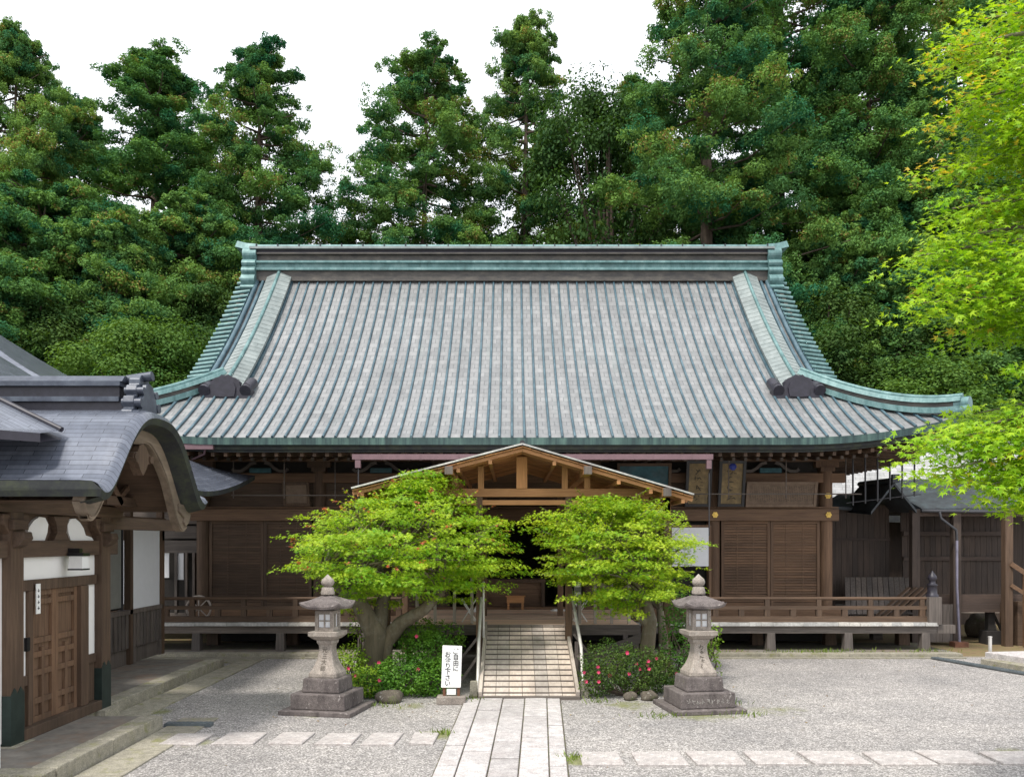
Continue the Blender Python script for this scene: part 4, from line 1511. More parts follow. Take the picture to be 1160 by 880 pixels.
dm.box(XWL - .05, XWL + .03, 11.52, 11.79, .3, .83)
dm.box(XWL - .1, XWL + .14, 9.91, 11.79, .17, .30)
dm.build('door_frame', 'wood_z', ent, bevel=.008)
for (a, b) in ((10.225, 10.768), (10.772, 11.315)):
    d = MB()
    xf, xbk = XWL + .035, XWL - .02
    d.box(xbk, xbk + .015, a, b, .3, 1.9)
    for (y0, y1) in ((a, a + .075), (b - .075, b), ((a + b) / 2 - .03, (a + b) / 2 + .03)):
        d.box(xbk + .015, xf, y0, y1, .3, (1.2 if (y0 > a and y1 < b) else 1.9))
    for z in (.3, .52, .86, 1.08, 1.25, 1.72, 1.83):
        hgt = .07
        for (y0, y1) in ((a + .075, (a + b) / 2 - .03), ((a + b) / 2 + .03, b - .075)):
            d.box(xbk + .015, xf - .004, y0, y1, z, z + hgt)
        if z >= 1.25:
            d.box(xbk + .015, xf - .005, (a + b) / 2 - .03, (a + b) / 2 + .03, z, z + hgt)
    d.build('door', 'post_z', ent, bevel=.004)
lk = MB().box(XWL + .08, XWL + .12, 10.0, 10.06, 1.2, 1.36)
lk.build('intercom', 'black', ent)
lp = thing('wall_lamp', 'small square white wall lamp with black top above the double door', 'wall lamp', (-5.6, 11.0, 2.1))
MB().box(-5.68, -5.48, 10.9, 11.08, 2.3, 2.34).box(-5.72, -5.55, 10.95, 11.03, 2.33, 2.4).build('cap', 'black', lp)
MB().frustum(-5.58, 10.99, 2.14, 2.3, .09, .09, .08, .08).build('shade', 'white', lp)
MB().frustum(-5.58, 10.99, 2.12, 2.14, .095, .095, .095, .095).build('base_frame', 'black', lp)
tg = thing('name_tag', 'narrow white hanging tag at the upper left of the double door', 'tag', (-5.7, 10.26, 1.9))
MB().box(-5.705, -5.695, 10.22, 10.31, 1.62, 1.98).build('board', 'white', tg)
mk = MB()
for k in range(4):
    mk.box(-5.694, -5.692, 10.245, 10.285, 1.68 + k * .07, 1.69 + k * .07)
    mk.box(-5.694, -5.692, 10.26, 10.27, 1.67 + k * .07, 1.71 + k * .07)
mk.build('lettering', 'ink', tg)
# tie beam and struts under the far side of the gable
tb = MB()
tb.box(XWL - .1, XWL + .1, 12.06, 14.4, 2.66, 2.84)
tb.box(-5.5, -5.36, 11.3, 12.3, 2.98, 3.1)
tb.beam((-5.4, 11.2, 3.5), (-5.4, 11.75, 3.0), .08, .1)
tb.beam((-5.4, 12.0, 3.25), (-5.4, 11.6, 3.0), .05, .07)
tb.build('tie_beam', 'wood_y', ent)
gi = MB()
yy_ = [KC + s_ * KW * .95 for s_ in ss]
zz_ = [kprof(s_) - .36 for s_ in ss]
gi.prism([(yy_[0], 2.99)] + list(zip(yy_, [max(2.995, z) for z in zz_])) + [(yy_[-1], 2.99)], XWL - .04, XWL + .04, 'x')
for k in range(1, 7):
    y_ = KC - KW + k * KW * 2 / 7
    gi.box(XWL + .04, XWL + .07, y_ - .04, y_ + .04, 2.99, float(np.interp(y_, yy_, zz_)) - .02)
gi.build('gable_infill', 'wood_y', ent)
cl = MB().box(-9, XWL - .05, 9.0, 12.3, 2.55, 2.6).box(-9, -8.9, 6, 12.3, 0.2, 3)
cl.box(-8.9, XWL - .06, 12.0, 12.08, .18, 2.55)
cl.box(-8.9, XWL - .06, 6.9, 6.98, .18, 2.9)
cl.build('inner_wall', 'wood_z', ent)

# recessed wing behind
wing = thing('side_wing', 'recessed wing with white screens above vertical boards left of the hall', 'wing', (-7.2, 15, 0))
XW2 = -7.2
d = MB()
y = 12.3
while y < 17.5:
    y2 = min(y + .155, 17.5)
    d.box(XW2 - .03, XW2 + .012 + random.uniform(-.006, .006), y + .006, y2 - .006, .48, 1.12)
    d.box(XW2 + .01, XW2 + .035, y - .018, y + .018, .48, 1.12)
    y = y2
d.box(XW2 - .06, XW2 + .05, 12.3, 17.5, 1.12, 1.2)
d.box(XW2 - .08, XW2 - .03, 12.3, 17.5, .18, .48)
for yy in (12.9, 14.6, 16.2, 17.42):
    d.box(XW2 - .04, XW2 + .04, yy - .05, yy + .05, .18, .48)
d.build('board_dado', 'grey_z', wing)
d = MB()
for yy in (12.4, 16.05, 17.5):
    d.box(XW2 - .07, XW2 + .05, yy - .06, yy + .06, .18, 3.1)
d.box(XW2 - .07, XW2 + .07, 12.3, 17.6, 2.76, 2.95)
d.box(-9.5, XW2 + .05, 17.46, 17.56, 2.5, 2.9)
d.build('timber_frame', 'wood_z', wing)
d = MB().box(XW2 - .03, XW2 + .0, 16.11, 17.43, 1.2, 2.76)
d.box(-9.5, XW2 - .02, 17.47, 17.53, 1.2, 2.5)
d.build('white_panel', 'paper', wing)
d = MB().box(XW2 - .2, XW2 - .15, 12.4, 16.0, 1.2, 2.76)  # solid near-black sheet, its colour imitates the shade inside the opening
d.build('opening_shade', 'dark', wing)
for (y0, y1) in ((12.5, 13.6), (14.9, 15.9)):
    d = MB().box(XW2 - .08, XW2 - .06, y0 + .05, y1 - .05, 1.25, 2.7)
    for yy in (y0, y1 - .04):
        d.box(XW2 - .09, XW2 - .04, yy, yy + .04, 1.2, 2.76, 1)
    d.build('sliding_screen', ['greyscreen', 'iron'], wing)
# wing roof: hipped, upturned tip
wr = MB()
A = Vector((-5.65, 18.75, 3.45))
def wz(x, y_):
    u = min(x - -5.65 if False else (-5.65 - x), 18.75 - y_)
    u = max(0, u)
    far = max(0, 1 - (18.75 - y_) / 3.5) * max(0, 1 - (-5.65 - x) / 3.5)
    return 3.40 + .58 * u + .03 * u * u + .62 * max(0, far - .1) ** 1.6
gx = np.linspace(-5.65, -10.5, 22)
gy = np.linspace(18.75, 12.5, 26)
wr.grid([[(x, y_, wz(x, y_)) for y_ in gy] for x in gx], 0, True, [[(y_, (-5.65 - x) * 1.1) for y_ in gy] for x in gx])
wr.grid([[(x, y_, wz(x, y_) - .09) for y_ in gy] for x in gx], 1, True, flip=True)
wr.grid([[(-5.65, y_, wz(-5.65, y_)) for y_ in gy], [(-5.65, y_, wz(-5.65, y_) - .09) for y_ in gy]], 1, False)
wr.grid([[(x, 18.75, wz(x, 18.75)) for x in gx], [(x, 18.75, wz(x, 18.75) - .09) for x in gx]], 1, False)
wr.build('roof', ['lead', 'rim'], wing)

# building behind the wing whose slope shows at the far left
bh = thing('neighbour_hall', 'blue-grey shingled roof rising behind the entrance building at far left', 'building', (-14, 24, 0))
hr_ = MB()
def quadgrid(mb, p00, p10, p11, p01, n, mi, su, sv):
    P4 = [Vector(p) for p in (p00, p10, p11, p01)]
    rows, uv = [], []
    for i in range(n + 1):
        v = i / n
        rows.append([tuple((P4[0].lerp(P4[1], u / n)).lerp(P4[3].lerp(P4[2], u / n), v) - Vector((0, 0, .25 * math.sin(v * math.pi)))) for u in range(n + 1)])
        uv.append([(u / n * su, v * sv) for u in range(n + 1)])
    mb.grid(rows, mi, True, uv)


quadgrid(hr_, (-20, 19.5, 6.0), (-10.3, 19.5, 6.0), (-15, 22.6, 8.9), (-20, 22.6, 8.9), 8, 0, 9.7, 4.3)
quadgrid(hr_, (-10.3, 19.5, 6.0), (-10.3, 25.7, 6.0), (-15, 22.6, 8.9), (-15, 22.6, 8.9), 8, 0, 6.2, 5.4)
quadgrid(hr_, (-10.3, 25.7, 6.0), (-20, 25.7, 6.0), (-20, 22.6, 8.9), (-15, 22.6, 8.9), 8, 0, 9.7, 4.3)
hr_.box(-20, -10.3, 19.5, 25.7, 5.85, 5.99, 1)
hr_.build('roof', ['lead', 'rim'], bh)
MB().box(-19.2, -11.4, 20.5, 24.7, 0, 5.85).build('wall', 'wood_z', bh)
# link passage between wing and hall
lk = thing('passage', 'grey plank passage with white screens between the wing and the hall', 'passage', (-8.6, 19.6, 0))
d = MB()
d.box(-10.5, -7.45, 20.6, 20.7, 2.55, 2.85)
d.box(-10.5, -7.45, 20.62, 20.68, 2.2, 2.5)
d.box(-10.5, -7.45, 20.62, 20.7, .5, .75)
d.box(-10.5, -7.45, 20.62, 20.68, 2.9, 3.6)
d.build('beam', 'grey_x', lk)
d = MB()
for k, xx in enumerate((-8.6, -8.15, -7.9, -7.72)):
    d.box(xx, xx + .06, 20.6, 20.68, .75, 2.2)
d.build('post', 'grey_z', lk)
MB().box(-8.54, -8.3, 20.65, 20.67, 1.6, 2.2).box(-8.1, -7.95, 20.65, 20.67, 1.55, 2.2).build('screen', 'paper', lk)
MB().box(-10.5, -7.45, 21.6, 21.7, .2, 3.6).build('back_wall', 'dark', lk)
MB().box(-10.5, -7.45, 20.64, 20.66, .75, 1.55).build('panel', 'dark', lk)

# ------------------------------------------------------------------ right: plank corridor and light roof behind
rb_ = thing('rear_hall', 'pale grey shingled roof of a rear hall beyond the plank corridor', 'building', (17, 28, 0))
rr = []
uu = []
for t in np.linspace(0, 1, 10):
    rr.append([(9.2 + 1.2 * t + f * (16 - t * 2), 24.6 + 4.4 * t, 3.15 + 2.55 * t + .45 * t * t + .15 * (1 - f) ** 6) for f in np.linspace(0, 1, 20)])
    uu.append([(f * 16, t * 6.4) for f in np.linspace(0, 1, 20)])
o = MB()
o.grid(rr, 0, True, uu)
o.grid([[(p[0], p[1], p[2] - .2) for p in r] for r in rr], 1, True, flip=True)
o.grid([rr[0], [(p[0], p[1], p[2] - .2) for p in rr[0]]], 1, False)
o.build('roof', ['lightroof', 'rim'], rb_)
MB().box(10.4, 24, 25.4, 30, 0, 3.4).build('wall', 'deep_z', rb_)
o = MB()
o.box(10.5, 24, 28.8, 29.3, 6.05, 6.45)
o.box(10.4, 24, 28.7, 29.4, 6.45, 6.54)
o.build('ridge', 'green', rb_)

cor = thing('plank_corridor', 'dark plank corridor with small black gabled roof right of the hall', 'corridor', (11, 21.5, 0))
o = MB()
# roof running right, with a small cross gable at its left end
def slope(mb, p, q, r, s_, th=.1, mi=0):
    v = [Vector(x) for x in (p, q, r, s_)]
    mb.add([*v], [(0, 1, 2, 3)], mi, False, [(0, 0), (1, 0), (1, 1), (0, 1)])
    w_ = [x - Vector((0, 0, th)) for x in v]
    mb.add([*w_], [(3, 2, 1, 0)], mi)
    mb.add([v[0], v[1], w_[1], w_[0]], [(0, 1, 2, 3)], mi)
    mb.add([v[1], v[2], w_[2], w_[1]], [(0, 1, 2, 3)], mi)
    mb.add([v[3], v[0], w_[0], w_[3]], [(0, 1, 2, 3)], mi)
slope(o, (9.75, 20.3, 3.26), (12.6, 20.3, 3.30), (12.6, 22.2, 4.15), (9.35, 22.2, 4.05))
slope(o, (9.35, 22.2, 4.05), (12.6, 22.2, 4.15), (12.6, 24, 3.3), (9.35, 24, 3.3))
slope(o, (9.58, 20.2, 3.22), (9.6, 22.2, 3.3), (9.05, 22.2, 3.92), (9.05, 20.2, 3.88), .07)
slope(o, (9.05, 20.2, 3.88), (9.05, 22.2, 3.92), (8.5, 22.2, 3.32), (8.5, 20.2, 3.18), .07)
o.tube([(9.05, 20.15, 3.92), (9.05, 22.2, 3.96)], .07, 8)
o.box(8.97, 9.13, 20.1, 20.2, 3.86, 4.06)
slope(o, (7.75, 21.4, 3.38), (9.0, 21.4, 3.3), (9.0, 22.5, 3.75), (8.6, 22.5, 3.72), .08)
slope(o, (12.6, 20.9, 3.5), (15.5, 20.9, 3.5), (15.5, 22.3, 4.1), (12.6, 22.3, 4.1))
o.build('roof', 'blackroof', cor)
o = MB()
o.tube([(9.7, 20.22, 3.2), (11.6, 20.22, 3.17), (12.7, 20.22, 3.28)], .04, 8)
o.tube([(10.12, 20.2, 3.18), (10.13, 20.15, 3.02), (10.46, 20.1, 2.75), (10.48, 20.1, 2.5)], .032, 8)
o.tube([(10.48, 20.1, 2.5), (10.48, 20.1, 1.4), (10.53, 20.08, .1)], .032, 8, 1)
M['pipe'] = plain('grey_lavender_pipe', (0.2, 0.19, 0.25), 0.45, 0.3)
o.build('downpipe', ['iron', 'pipe'], cor)
for (xx, z0) in ((9.62, 0.0), (10.6, 0.0), (11.72, 0.0)):
    p = MB()
    yy = 20.4 if xx < 11 else 20.2
    p.box(xx - .09, xx + .09, yy - .09, yy + .09, z0, 3.25)
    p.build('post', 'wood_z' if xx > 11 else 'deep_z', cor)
o = MB()
def planks_x(mb, x0, x1, yy, z0, z1, wd=.14):
    x = x0
    while x < x1:
        x2 = min(x + wd, x1)
        mb.box(x + .003, x2 - .003, yy - random.uniform(.015, .022), yy + .03, z0, z1)
        x = x2
planks_x(o, 8.05, 9.55, 21.6, .9, 2.5)
planks_x(o, 8.05, 9.55, 21.62, 2.56, 3.4)
planks_x(o, 9.7, 12.25, 21.2, 1.15, 2.0)
planks_x(o, 9.7, 12.25, 21.25, 2.1, 2.62)
planks_x(o, 9.7, 12.25, 21.3, 2.72, 3.6)
planks_x(o, 12.4, 15.5, 22.4, .9, 3.5)
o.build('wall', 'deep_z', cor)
o = MB()
o.box(9.7, 12.25, 21.13, 21.24, 2.0, 2.1)
o.box(9.7, 12.25, 21.13, 21.24, 2.62, 2.72)
o.box(9.55, 12.4, 20.35, 20.5, 3.08, 3.22)
o.box(9.7, 12.4, 20.5, 20.64, .98, 1.2)
o.box(8.0, 9.55, 21.54, 21.66, 2.5, 2.56)
o.box(9.7, 13.5, 21.1, 21.2, .86, 1.0)
o.box(10.7, 11.7, 20.45, 20.62, .78, .98)
o.box(8.0, 8.14, 21.5, 21.64, .5, 3.4)
o.build('beam', 'deep_x', cor)
o = MB()
planks_x(o, 9.72, 10.52, 20.35, .08, .98, .18)
o.build('skirting_board', 'grey_z', cor)
o = MB()
o.box(9.7, 14, 21.0, 21.4, .72, .8)
o.build('sill', 'pale_x', cor)
o = MB()
o.box(11.5, 11.66, 20.6, 20.76, .3, 1.0)
o.box(11.4, 11.78, 20.5, 20.85, 0, .32)
o.beam((11.66, 20.7, .75), (11.98, 20.7, .1), .05, .05)
o.build('strut', 'dark', cor)
o = MB()
o.box(10.36, 10.68, 19.95, 20.22, 0, .12)
o.build('pipe_box', 'rust', cor)
o = MB()
o.beam((11.76, 20.1, 1.95), (13.2, 19.0, .6), .07, .1)
o.beam((11.76, 20.1, 1.45), (13.2, 19.0, .2), .06, .08)
for k in range(5):
    t = k / 5 + .15
    p = Vector((11.76, 20.1, 0)).lerp(Vector((13.2, 19.0, 0)), t)
    o.box(p.x - .03, p.x + .03, p.y - .03, p.y + .03, .02, 1.92 - 1.35 * t)
o.build('stair_rail', 'post_x', cor)
o = MB()
for k in range(5):
    o.box(12.0 + k * .35, 12.37 + k * .35, 20.25, 21.0, .0, 1.05 - k * .2)
o.build('stair', 'wood_x', cor)
st = MB().box(9.86, 9.91, 17.62, 17.67, 0, .5)
st.box(9.855, 9.915, 17.615, 17.675, .5, .52)
tag(st.build('stake', 'steel', loc=(9.88, 17.64, 0)), 'thin pale marker stake at the corner of the right platform', 'stake')


def rock(name, cx, cy, cz, sx, sy, sz, seed, lab, group=None, mat='rock'):
    rr = random.Random(seed)
    mb_ = MB()
    rows = []
    n, m_ = 12, 9
    ph = [(rr.uniform(0, 6.28), rr.randint(1, 4), rr.randint(1, 4), rr.uniform(.04, .12)) for _ in range(5)]
    for i in range(m_):
        th = math.pi * i / (m_ - 1)
        row = []
        for j in range(n + 1):
            a = 2 * math.pi * (j % n) / n
            k = 1 + sum(q[3] * math.sin(q[1] * a + q[0]) * math.sin(q[2] * th + q[0]) for q in ph)
            row.append((cx + sx * k * math.sin(th) * math.cos(a), cy + sy * k * math.sin(th) * math.sin(a), max(0.0, cz + sz * k * math.cos(th))))
        rows.append(row)
    mb_.grid(rows, 0, True, flip=True)
    return tag(mb_.build(name, mat, loc=(cx, cy, 0)), lab, 'rock', group)


rock('rock', 12.1, 22.0, .3, .38, .35, .36, 3, 'rounded boulder under the plank corridor at right')
rock('rock', 1.85, 13.4, .04, .11, .1, .08, 5, 'low mossy rock at the foot of the red flowered azalea')
rock('rock', 2.15, 13.4, .04, .14, .12, .10, 6, 'pale rock between the right azalea and the right lantern')
rock('rock', -1.9, 13.2, .05, .2, .16, .13, 8, 'dark rock at the foot of the left azalea')
rock('rock', 3.2, 13.6, .06, .26, .2, .14, 9, 'flat rock behind the right stone lantern')

# ------------------------------------------------------------------ stone lanterns
def lantern_proto():
    t = thing('stone_lantern', '', 'stone lantern', (0, 0, 0), 'pair of stone lanterns flanking the path')
    MB().box(-.66, .66, -.6, .6, 0, .075).build('base_slab', 'lantern_dark', t, bevel=.012)
    MB().box(-.5, .5, -.46, .46, .075, .335).build('lower_plinth', 'lantern_dark', t, bevel=.02)
    MB().frustum(0, 0, .335, .575, .35, .33, .33, .31).build('upper_plinth', 'lantern_dark', t, bevel=.025)
    rows = []                                # flared shaft, square with chamfer
    prof = [(.255, .575), (.262, .6), (.258, .645), (.222, .70), (.185, .77), (.15, .86), (.128, .96), (.118, 1.05), (.125, 1.11), (.15, 1.145), (.155, 1.19)]
    for r, z in prof:
        c = r * .86
        rows.append([(r, -c, z), (r, c, z), (c, r, z), (-c, r, z), (-r, c, z), (-r, -c, z), (-c, -r, z), (c, -r, z), (r, -c, z)])
    s = MB().grid(rows, 0, False)
    s.build('shaft', 'lantern', t)
    rows = []
    for r, z in ((.15, 1.19), (.2, 1.215), (.265, 1.27), (.27, 1.335), (.2, 1.345)):
        c = r * .92
        rows.append([(r, -c, z), (r, c, z), (c, r, z), (-c, r, z), (-r, c, z), (-r, -c, z), (-c, -r, z), (c, -r, z), (r, -c, z)])
    m_ = MB().grid(rows, 0, False)
    m_.add([rows[-1][i] for i in range(8)], [tuple(range(8))])
    m_.build('platform', 'lantern', t)
    f = MB()
    for sx in (-1, 1):
        for sy in (-1, 1):
            f.box(min(sx * .17, sx * .11), max(sx * .17, sx * .11), min(sy * .17, sy * .11), max(sy * .17, sy * .11), 1.345, 1.69)
    for s_ in (-1, 1):
        f.box(-.11, .11, min(s_ * .165, s_ * .125), max(s_ * .165, s_ * .125), 1.345, 1.41)
        f.box(-.11, .11, min(s_ * .165, s_ * .125), max(s_ * .165, s_ * .125), 1.63, 1.69)
        f.box(min(s_ * .165, s_ * .125), max(s_ * .165, s_ * .125), -.11, .11, 1.345, 1.41)
        f.box(min(s_ * .165, s_ * .125), max(s_ * .165, s_ * .125), -.11, .11, 1.63, 1.69)
    fb = f.build('firebox', 'lantern', t, bevel=.006)
    wn = MB()
    for s_ in (-1, 1):
        wn.box(-.012, .012, min(s_ * .15, s_ * .13), max(s_ * .15, s_ * .13), 1.41, 1.63)
        wn.box(-.11, -.012, min(s_ * .148, s_ * .132), max(s_ * .148, s_ * .132), 1.51, 1.53)
        wn.box(.012, .11, min(s_ * .148, s_ * .132), max(s_ * .148, s_ * .132), 1.51, 1.53)
        wn.box(min(s_ * .15, s_ * .13), max(s_ * .15, s_ * .13), -.012, .012, 1.41, 1.63)
        wn.box(-.11, .11, min(s_ * .125, s_ * .12), max(s_ * .125, s_ * .12), 1.41, 1.63, 1)
        wn.box(min(s_ * .125, s_ * .12), max(s_ * .125, s_ * .12), -.11, .11, 1.41, 1.63, 1)
    wn.build('window', ['lantern', 'paper'], fb)
    rf = MB()                                # square roof, concave, upturned corners
    K = 17
    for under in (0, 1):
        rows = []
        for i in range(K):
            row = []
            for j in range(K):
                a, b = -1 + 2 * i / (K - 1), -1 + 2 * j / (K - 1)
                m = max(abs(a), abs(b))
                co = min(abs(a), abs(b))
                up_ = .075 * (co ** 3) * m ** 3
                if not under:
                    z = 1.76 + .21 * (1 - m) ** .62 * (1 - .1 * m) + up_
                    if m > .8:
                        z = min(z, 1.76 + .035 + up_ + (1 - m) * .35)
                    r_ = .375
                else:
                    z = 1.69 + .03 * m + up_
                    r_ = .365
                row.append((a * r_, b * r_, z))
            rows.append(row)
        rf.grid(rows, 0, False, flip=not not under)
        if under:
            bot = rows
        else:
            topr = rows
    def edge(rows):
        e = [rows[0][j] for j in range(K)] + [rows[i][K - 1] for i in range(1, K)] + [rows[K - 1][j] for j in range(K - 2, -1, -1)] + [rows[i][0] for i in range(K - 2, -1, -1)]
        return e
    rf.grid([edge(topr), edge(bot)], 0, False, flip=True)
    rf.build('roof', 'lantern_dark', t)
    fn = MB()
    fn.lathe([(.12, 1.955), (.125, 1.99), (.11, 2.03), (.105, 2.07), (.07, 2.085)], 0, 0, 12)
    fn.lathe([(.05, 2.08), (.1, 2.11), (.118, 2.16), (.1, 2.21), (.055, 2.245), (.02, 2.28), (.004, 2.295)], 0, 0, 14)
    fn.build('finial', 'lantern', t)
    return t


def glyphs(mb, chars, size, place, extrude=.002, fat=0.0):
    """outline lettering turned into mesh; place(i) gives a matrix for each character"""
    for i, ch in enumerate(chars):
        cu = bpy.data.curves.new('glyph', 'FONT')
        cu.body = ch
        cu.size = size
        cu.align_x = 'CENTER'
        cu.align_y = 'CENTER'
        cu.extrude = extrude
        cu.offset = fat
        ob_ = bpy.data.objects.new('glyph', cu)
        COL.objects.link(ob_)
        bpy.context.view_layer.update()
        me = bpy.data.meshes.new_from_object(ob_.evaluated_get(bpy.context.evaluated_depsgraph_get()))
        xs = [v.co.x for v in me.vertices]
        ys = [v.co.y for v in me.vertices]
        if xs:
            cx, cy = (min(xs) + max(xs)) / 2, (min(ys) + max(ys)) / 2
            Mx = place(i)
            mb.add([Mx @ Vector((v.co.x - cx, v.co.y - cy, v.co.z)) for v in me.vertices], [tuple(p.vertices) for p in me.polygons])
        bpy.data.objects.remove(ob_)
        bpy.data.curves.remove(cu)
        bpy.data.meshes.remove(me)


from mathutils import Matrix


def carve(t, chars, zs, mat='script', size=.11):
    """incised writing on the flared front face of the shaft"""
    zz = np.array([.6, .645, .70, .77, .86, .96, 1.05, 1.11])
    rr_ = np.array([.262, .258, .222, .185, .15, .128, .118, .125])

    def place(i):
        z = zs[i]
        r = float(np.interp(z, zz, rr_))
        dr = float(np.interp(z + .02, zz, rr_) - np.interp(z - .02, zz, rr_)) / .04
        return Matrix.Translation((0, -r - .003, z)) @ Matrix.Rotation(R(90) + math.atan(dr), 4, 'X')
    mb = MB()
    glyphs(mb, chars, size, place)
    mb.build('lettering', mat, t)


lan = lantern_proto()
lan2 = copy_tree(lan)
carve(lan, '元三大師', (1.03, .93, .83, .73), size=.1)
mk = MB()
rnd = random.Random(21)
for i in range(9):                            # pale worn writing on the lower plinth
    for q_ in range(5):
        cx, cz, L, th = -.36 + i * .09 + rnd.uniform(-.025, .025), .2 + rnd.uniform(-.035, .035), rnd.uniform(.02, .05), rnd.choice((0, 1.57, .8, -.8))
        mk.beam((cx - L / 2 * math.cos(th), -.462, cz - L / 2 * math.sin(th)), (cx + L / 2 * math.cos(th), -.462, cz + L / 2 * math.sin(th)), .004, .009)
M['chalk'] = plain('worn_pale_marks', (0.3, 0.28, 0.26), 0.9)
mk.build('lettering', 'chalk', lan2)
mk = MB()
zz = np.array([.6, .645, .70, .77, .86, .96, 1.05, 1.11])
rq = np.array([.262, .258, .222, .185, .15, .128, .118, .125])
z = 1.06
while z > .74:
    for q_ in range(4):
        z1 = z + rnd.uniform(-.03, .02)
        cx, L, th = rnd.uniform(-.03, .03), rnd.uniform(.02, .055), rnd.choice((0, 1.57, .8, -.8))
        pa, pb = (cx - L / 2 * math.cos(th), z1 - L / 2 * math.sin(th)), (cx + L / 2 * math.cos(th), z1 + L / 2 * math.sin(th))
        mk.beam((pa[0], -float(np.interp(pa[1], zz, rq)) - .002, pa[1]), (pb[0], -float(np.interp(pb[1], zz, rq)) - .002, pb[1]), .005, .008)
    z -= .075
mk.build('lettering', 'script', lan2)
lan.location = (-2.72, 12.6, 0)
lan.rotation_euler = (0, 0, R(-11))
lan.scale = (.83, .83, .872)
lan2.location = (2.78, 12.72, 0)
lan2.rotation_euler = (0, 0, R(9))
lan2.scale = (.83, .83, .872)
lan['label'] = 'stone lantern with carved characters standing left of the path under the larger maple'
lan2['label'] = 'stone lantern right of the path with a dark lichen spotted base'

# ------------------------------------------------------------------ white sign with brush lettering
sg_ = thing('sign', 'white upright sign with vertical black brush lettering on a small stone base', 'sign', (-.93, 13.1, 0))
MB().box(-1.15, -.71, 12.98, 13.22, 0, .12).build('base', 'lantern', sg_, bevel=.01)
p = MB()
p.box(-1.06, -1.02, 13.08, 13.12, .12, .28)
p.box(-.84, -.80, 13.08, 13.12, .12, .28)
p.build('leg', 'rust', sg_)
MB().box(-1.0, -.86, 13.07, 13.085, .14, .23).build('small_plate', 'white', sg_)
q = MB()
x0, x1 = -1.085, -.785
q.add([(x0 - .0, 13.06, .25), (x1, 13.06, .25), (x1 + .015, 13.14, .875), (x0 + .015, 13.14, .885), (x0, 13.09, .25), (x1, 13.09, .25), (x1 + .015, 13.17, .875), (x0 + .015, 13.17, .885)],
      [(0, 1, 2, 3), (7, 6, 5, 4), (0, 4, 5, 1), (1, 5, 6, 2), (2, 6, 7, 3), (3, 7, 4, 0)])
q.build('board', 'white', sg_, bevel=.006)
tilt = math.atan2(.08, .63)
lt = MB()
for txt, cx, ztop in (('ご自由に', -.862, .845), ('お参り下さい', -.985, .80)):
    def place(i):
        z = ztop - .045 - i * .088
        return Matrix.Translation((cx, 13.06 + (z - .25) / .63 * .08 - .002, z)) @ Matrix.Rotation(R(90) - tilt, 4, 'X')
    glyphs(lt, txt, .096, place, .001, .0015)
lt.build('lettering', 'ink', sg_)
tb_ = thing('sign', 'narrow white sign cut by the lower left edge of the photo', 'sign', (-5.2, 8.6, .18))
MB().box(-5.5, -5.18, 8.62, 8.64, .2, .58).build('board', 'white', tb_)
MB().box(-5.36, -5.32, 8.64, 8.67, .18, .56).build('post', 'grey_z', tb_)

# ------------------------------------------------------------------ vegetation
def lerp_col(a, b, t):
    return np.asarray(a)[None, :] * (1 - t[:, None]) + np.asarray(b)[None, :] * t[:, None]


def tree_base(name, label, cat, loc, group):
    return thing(name, label, cat, loc, group)


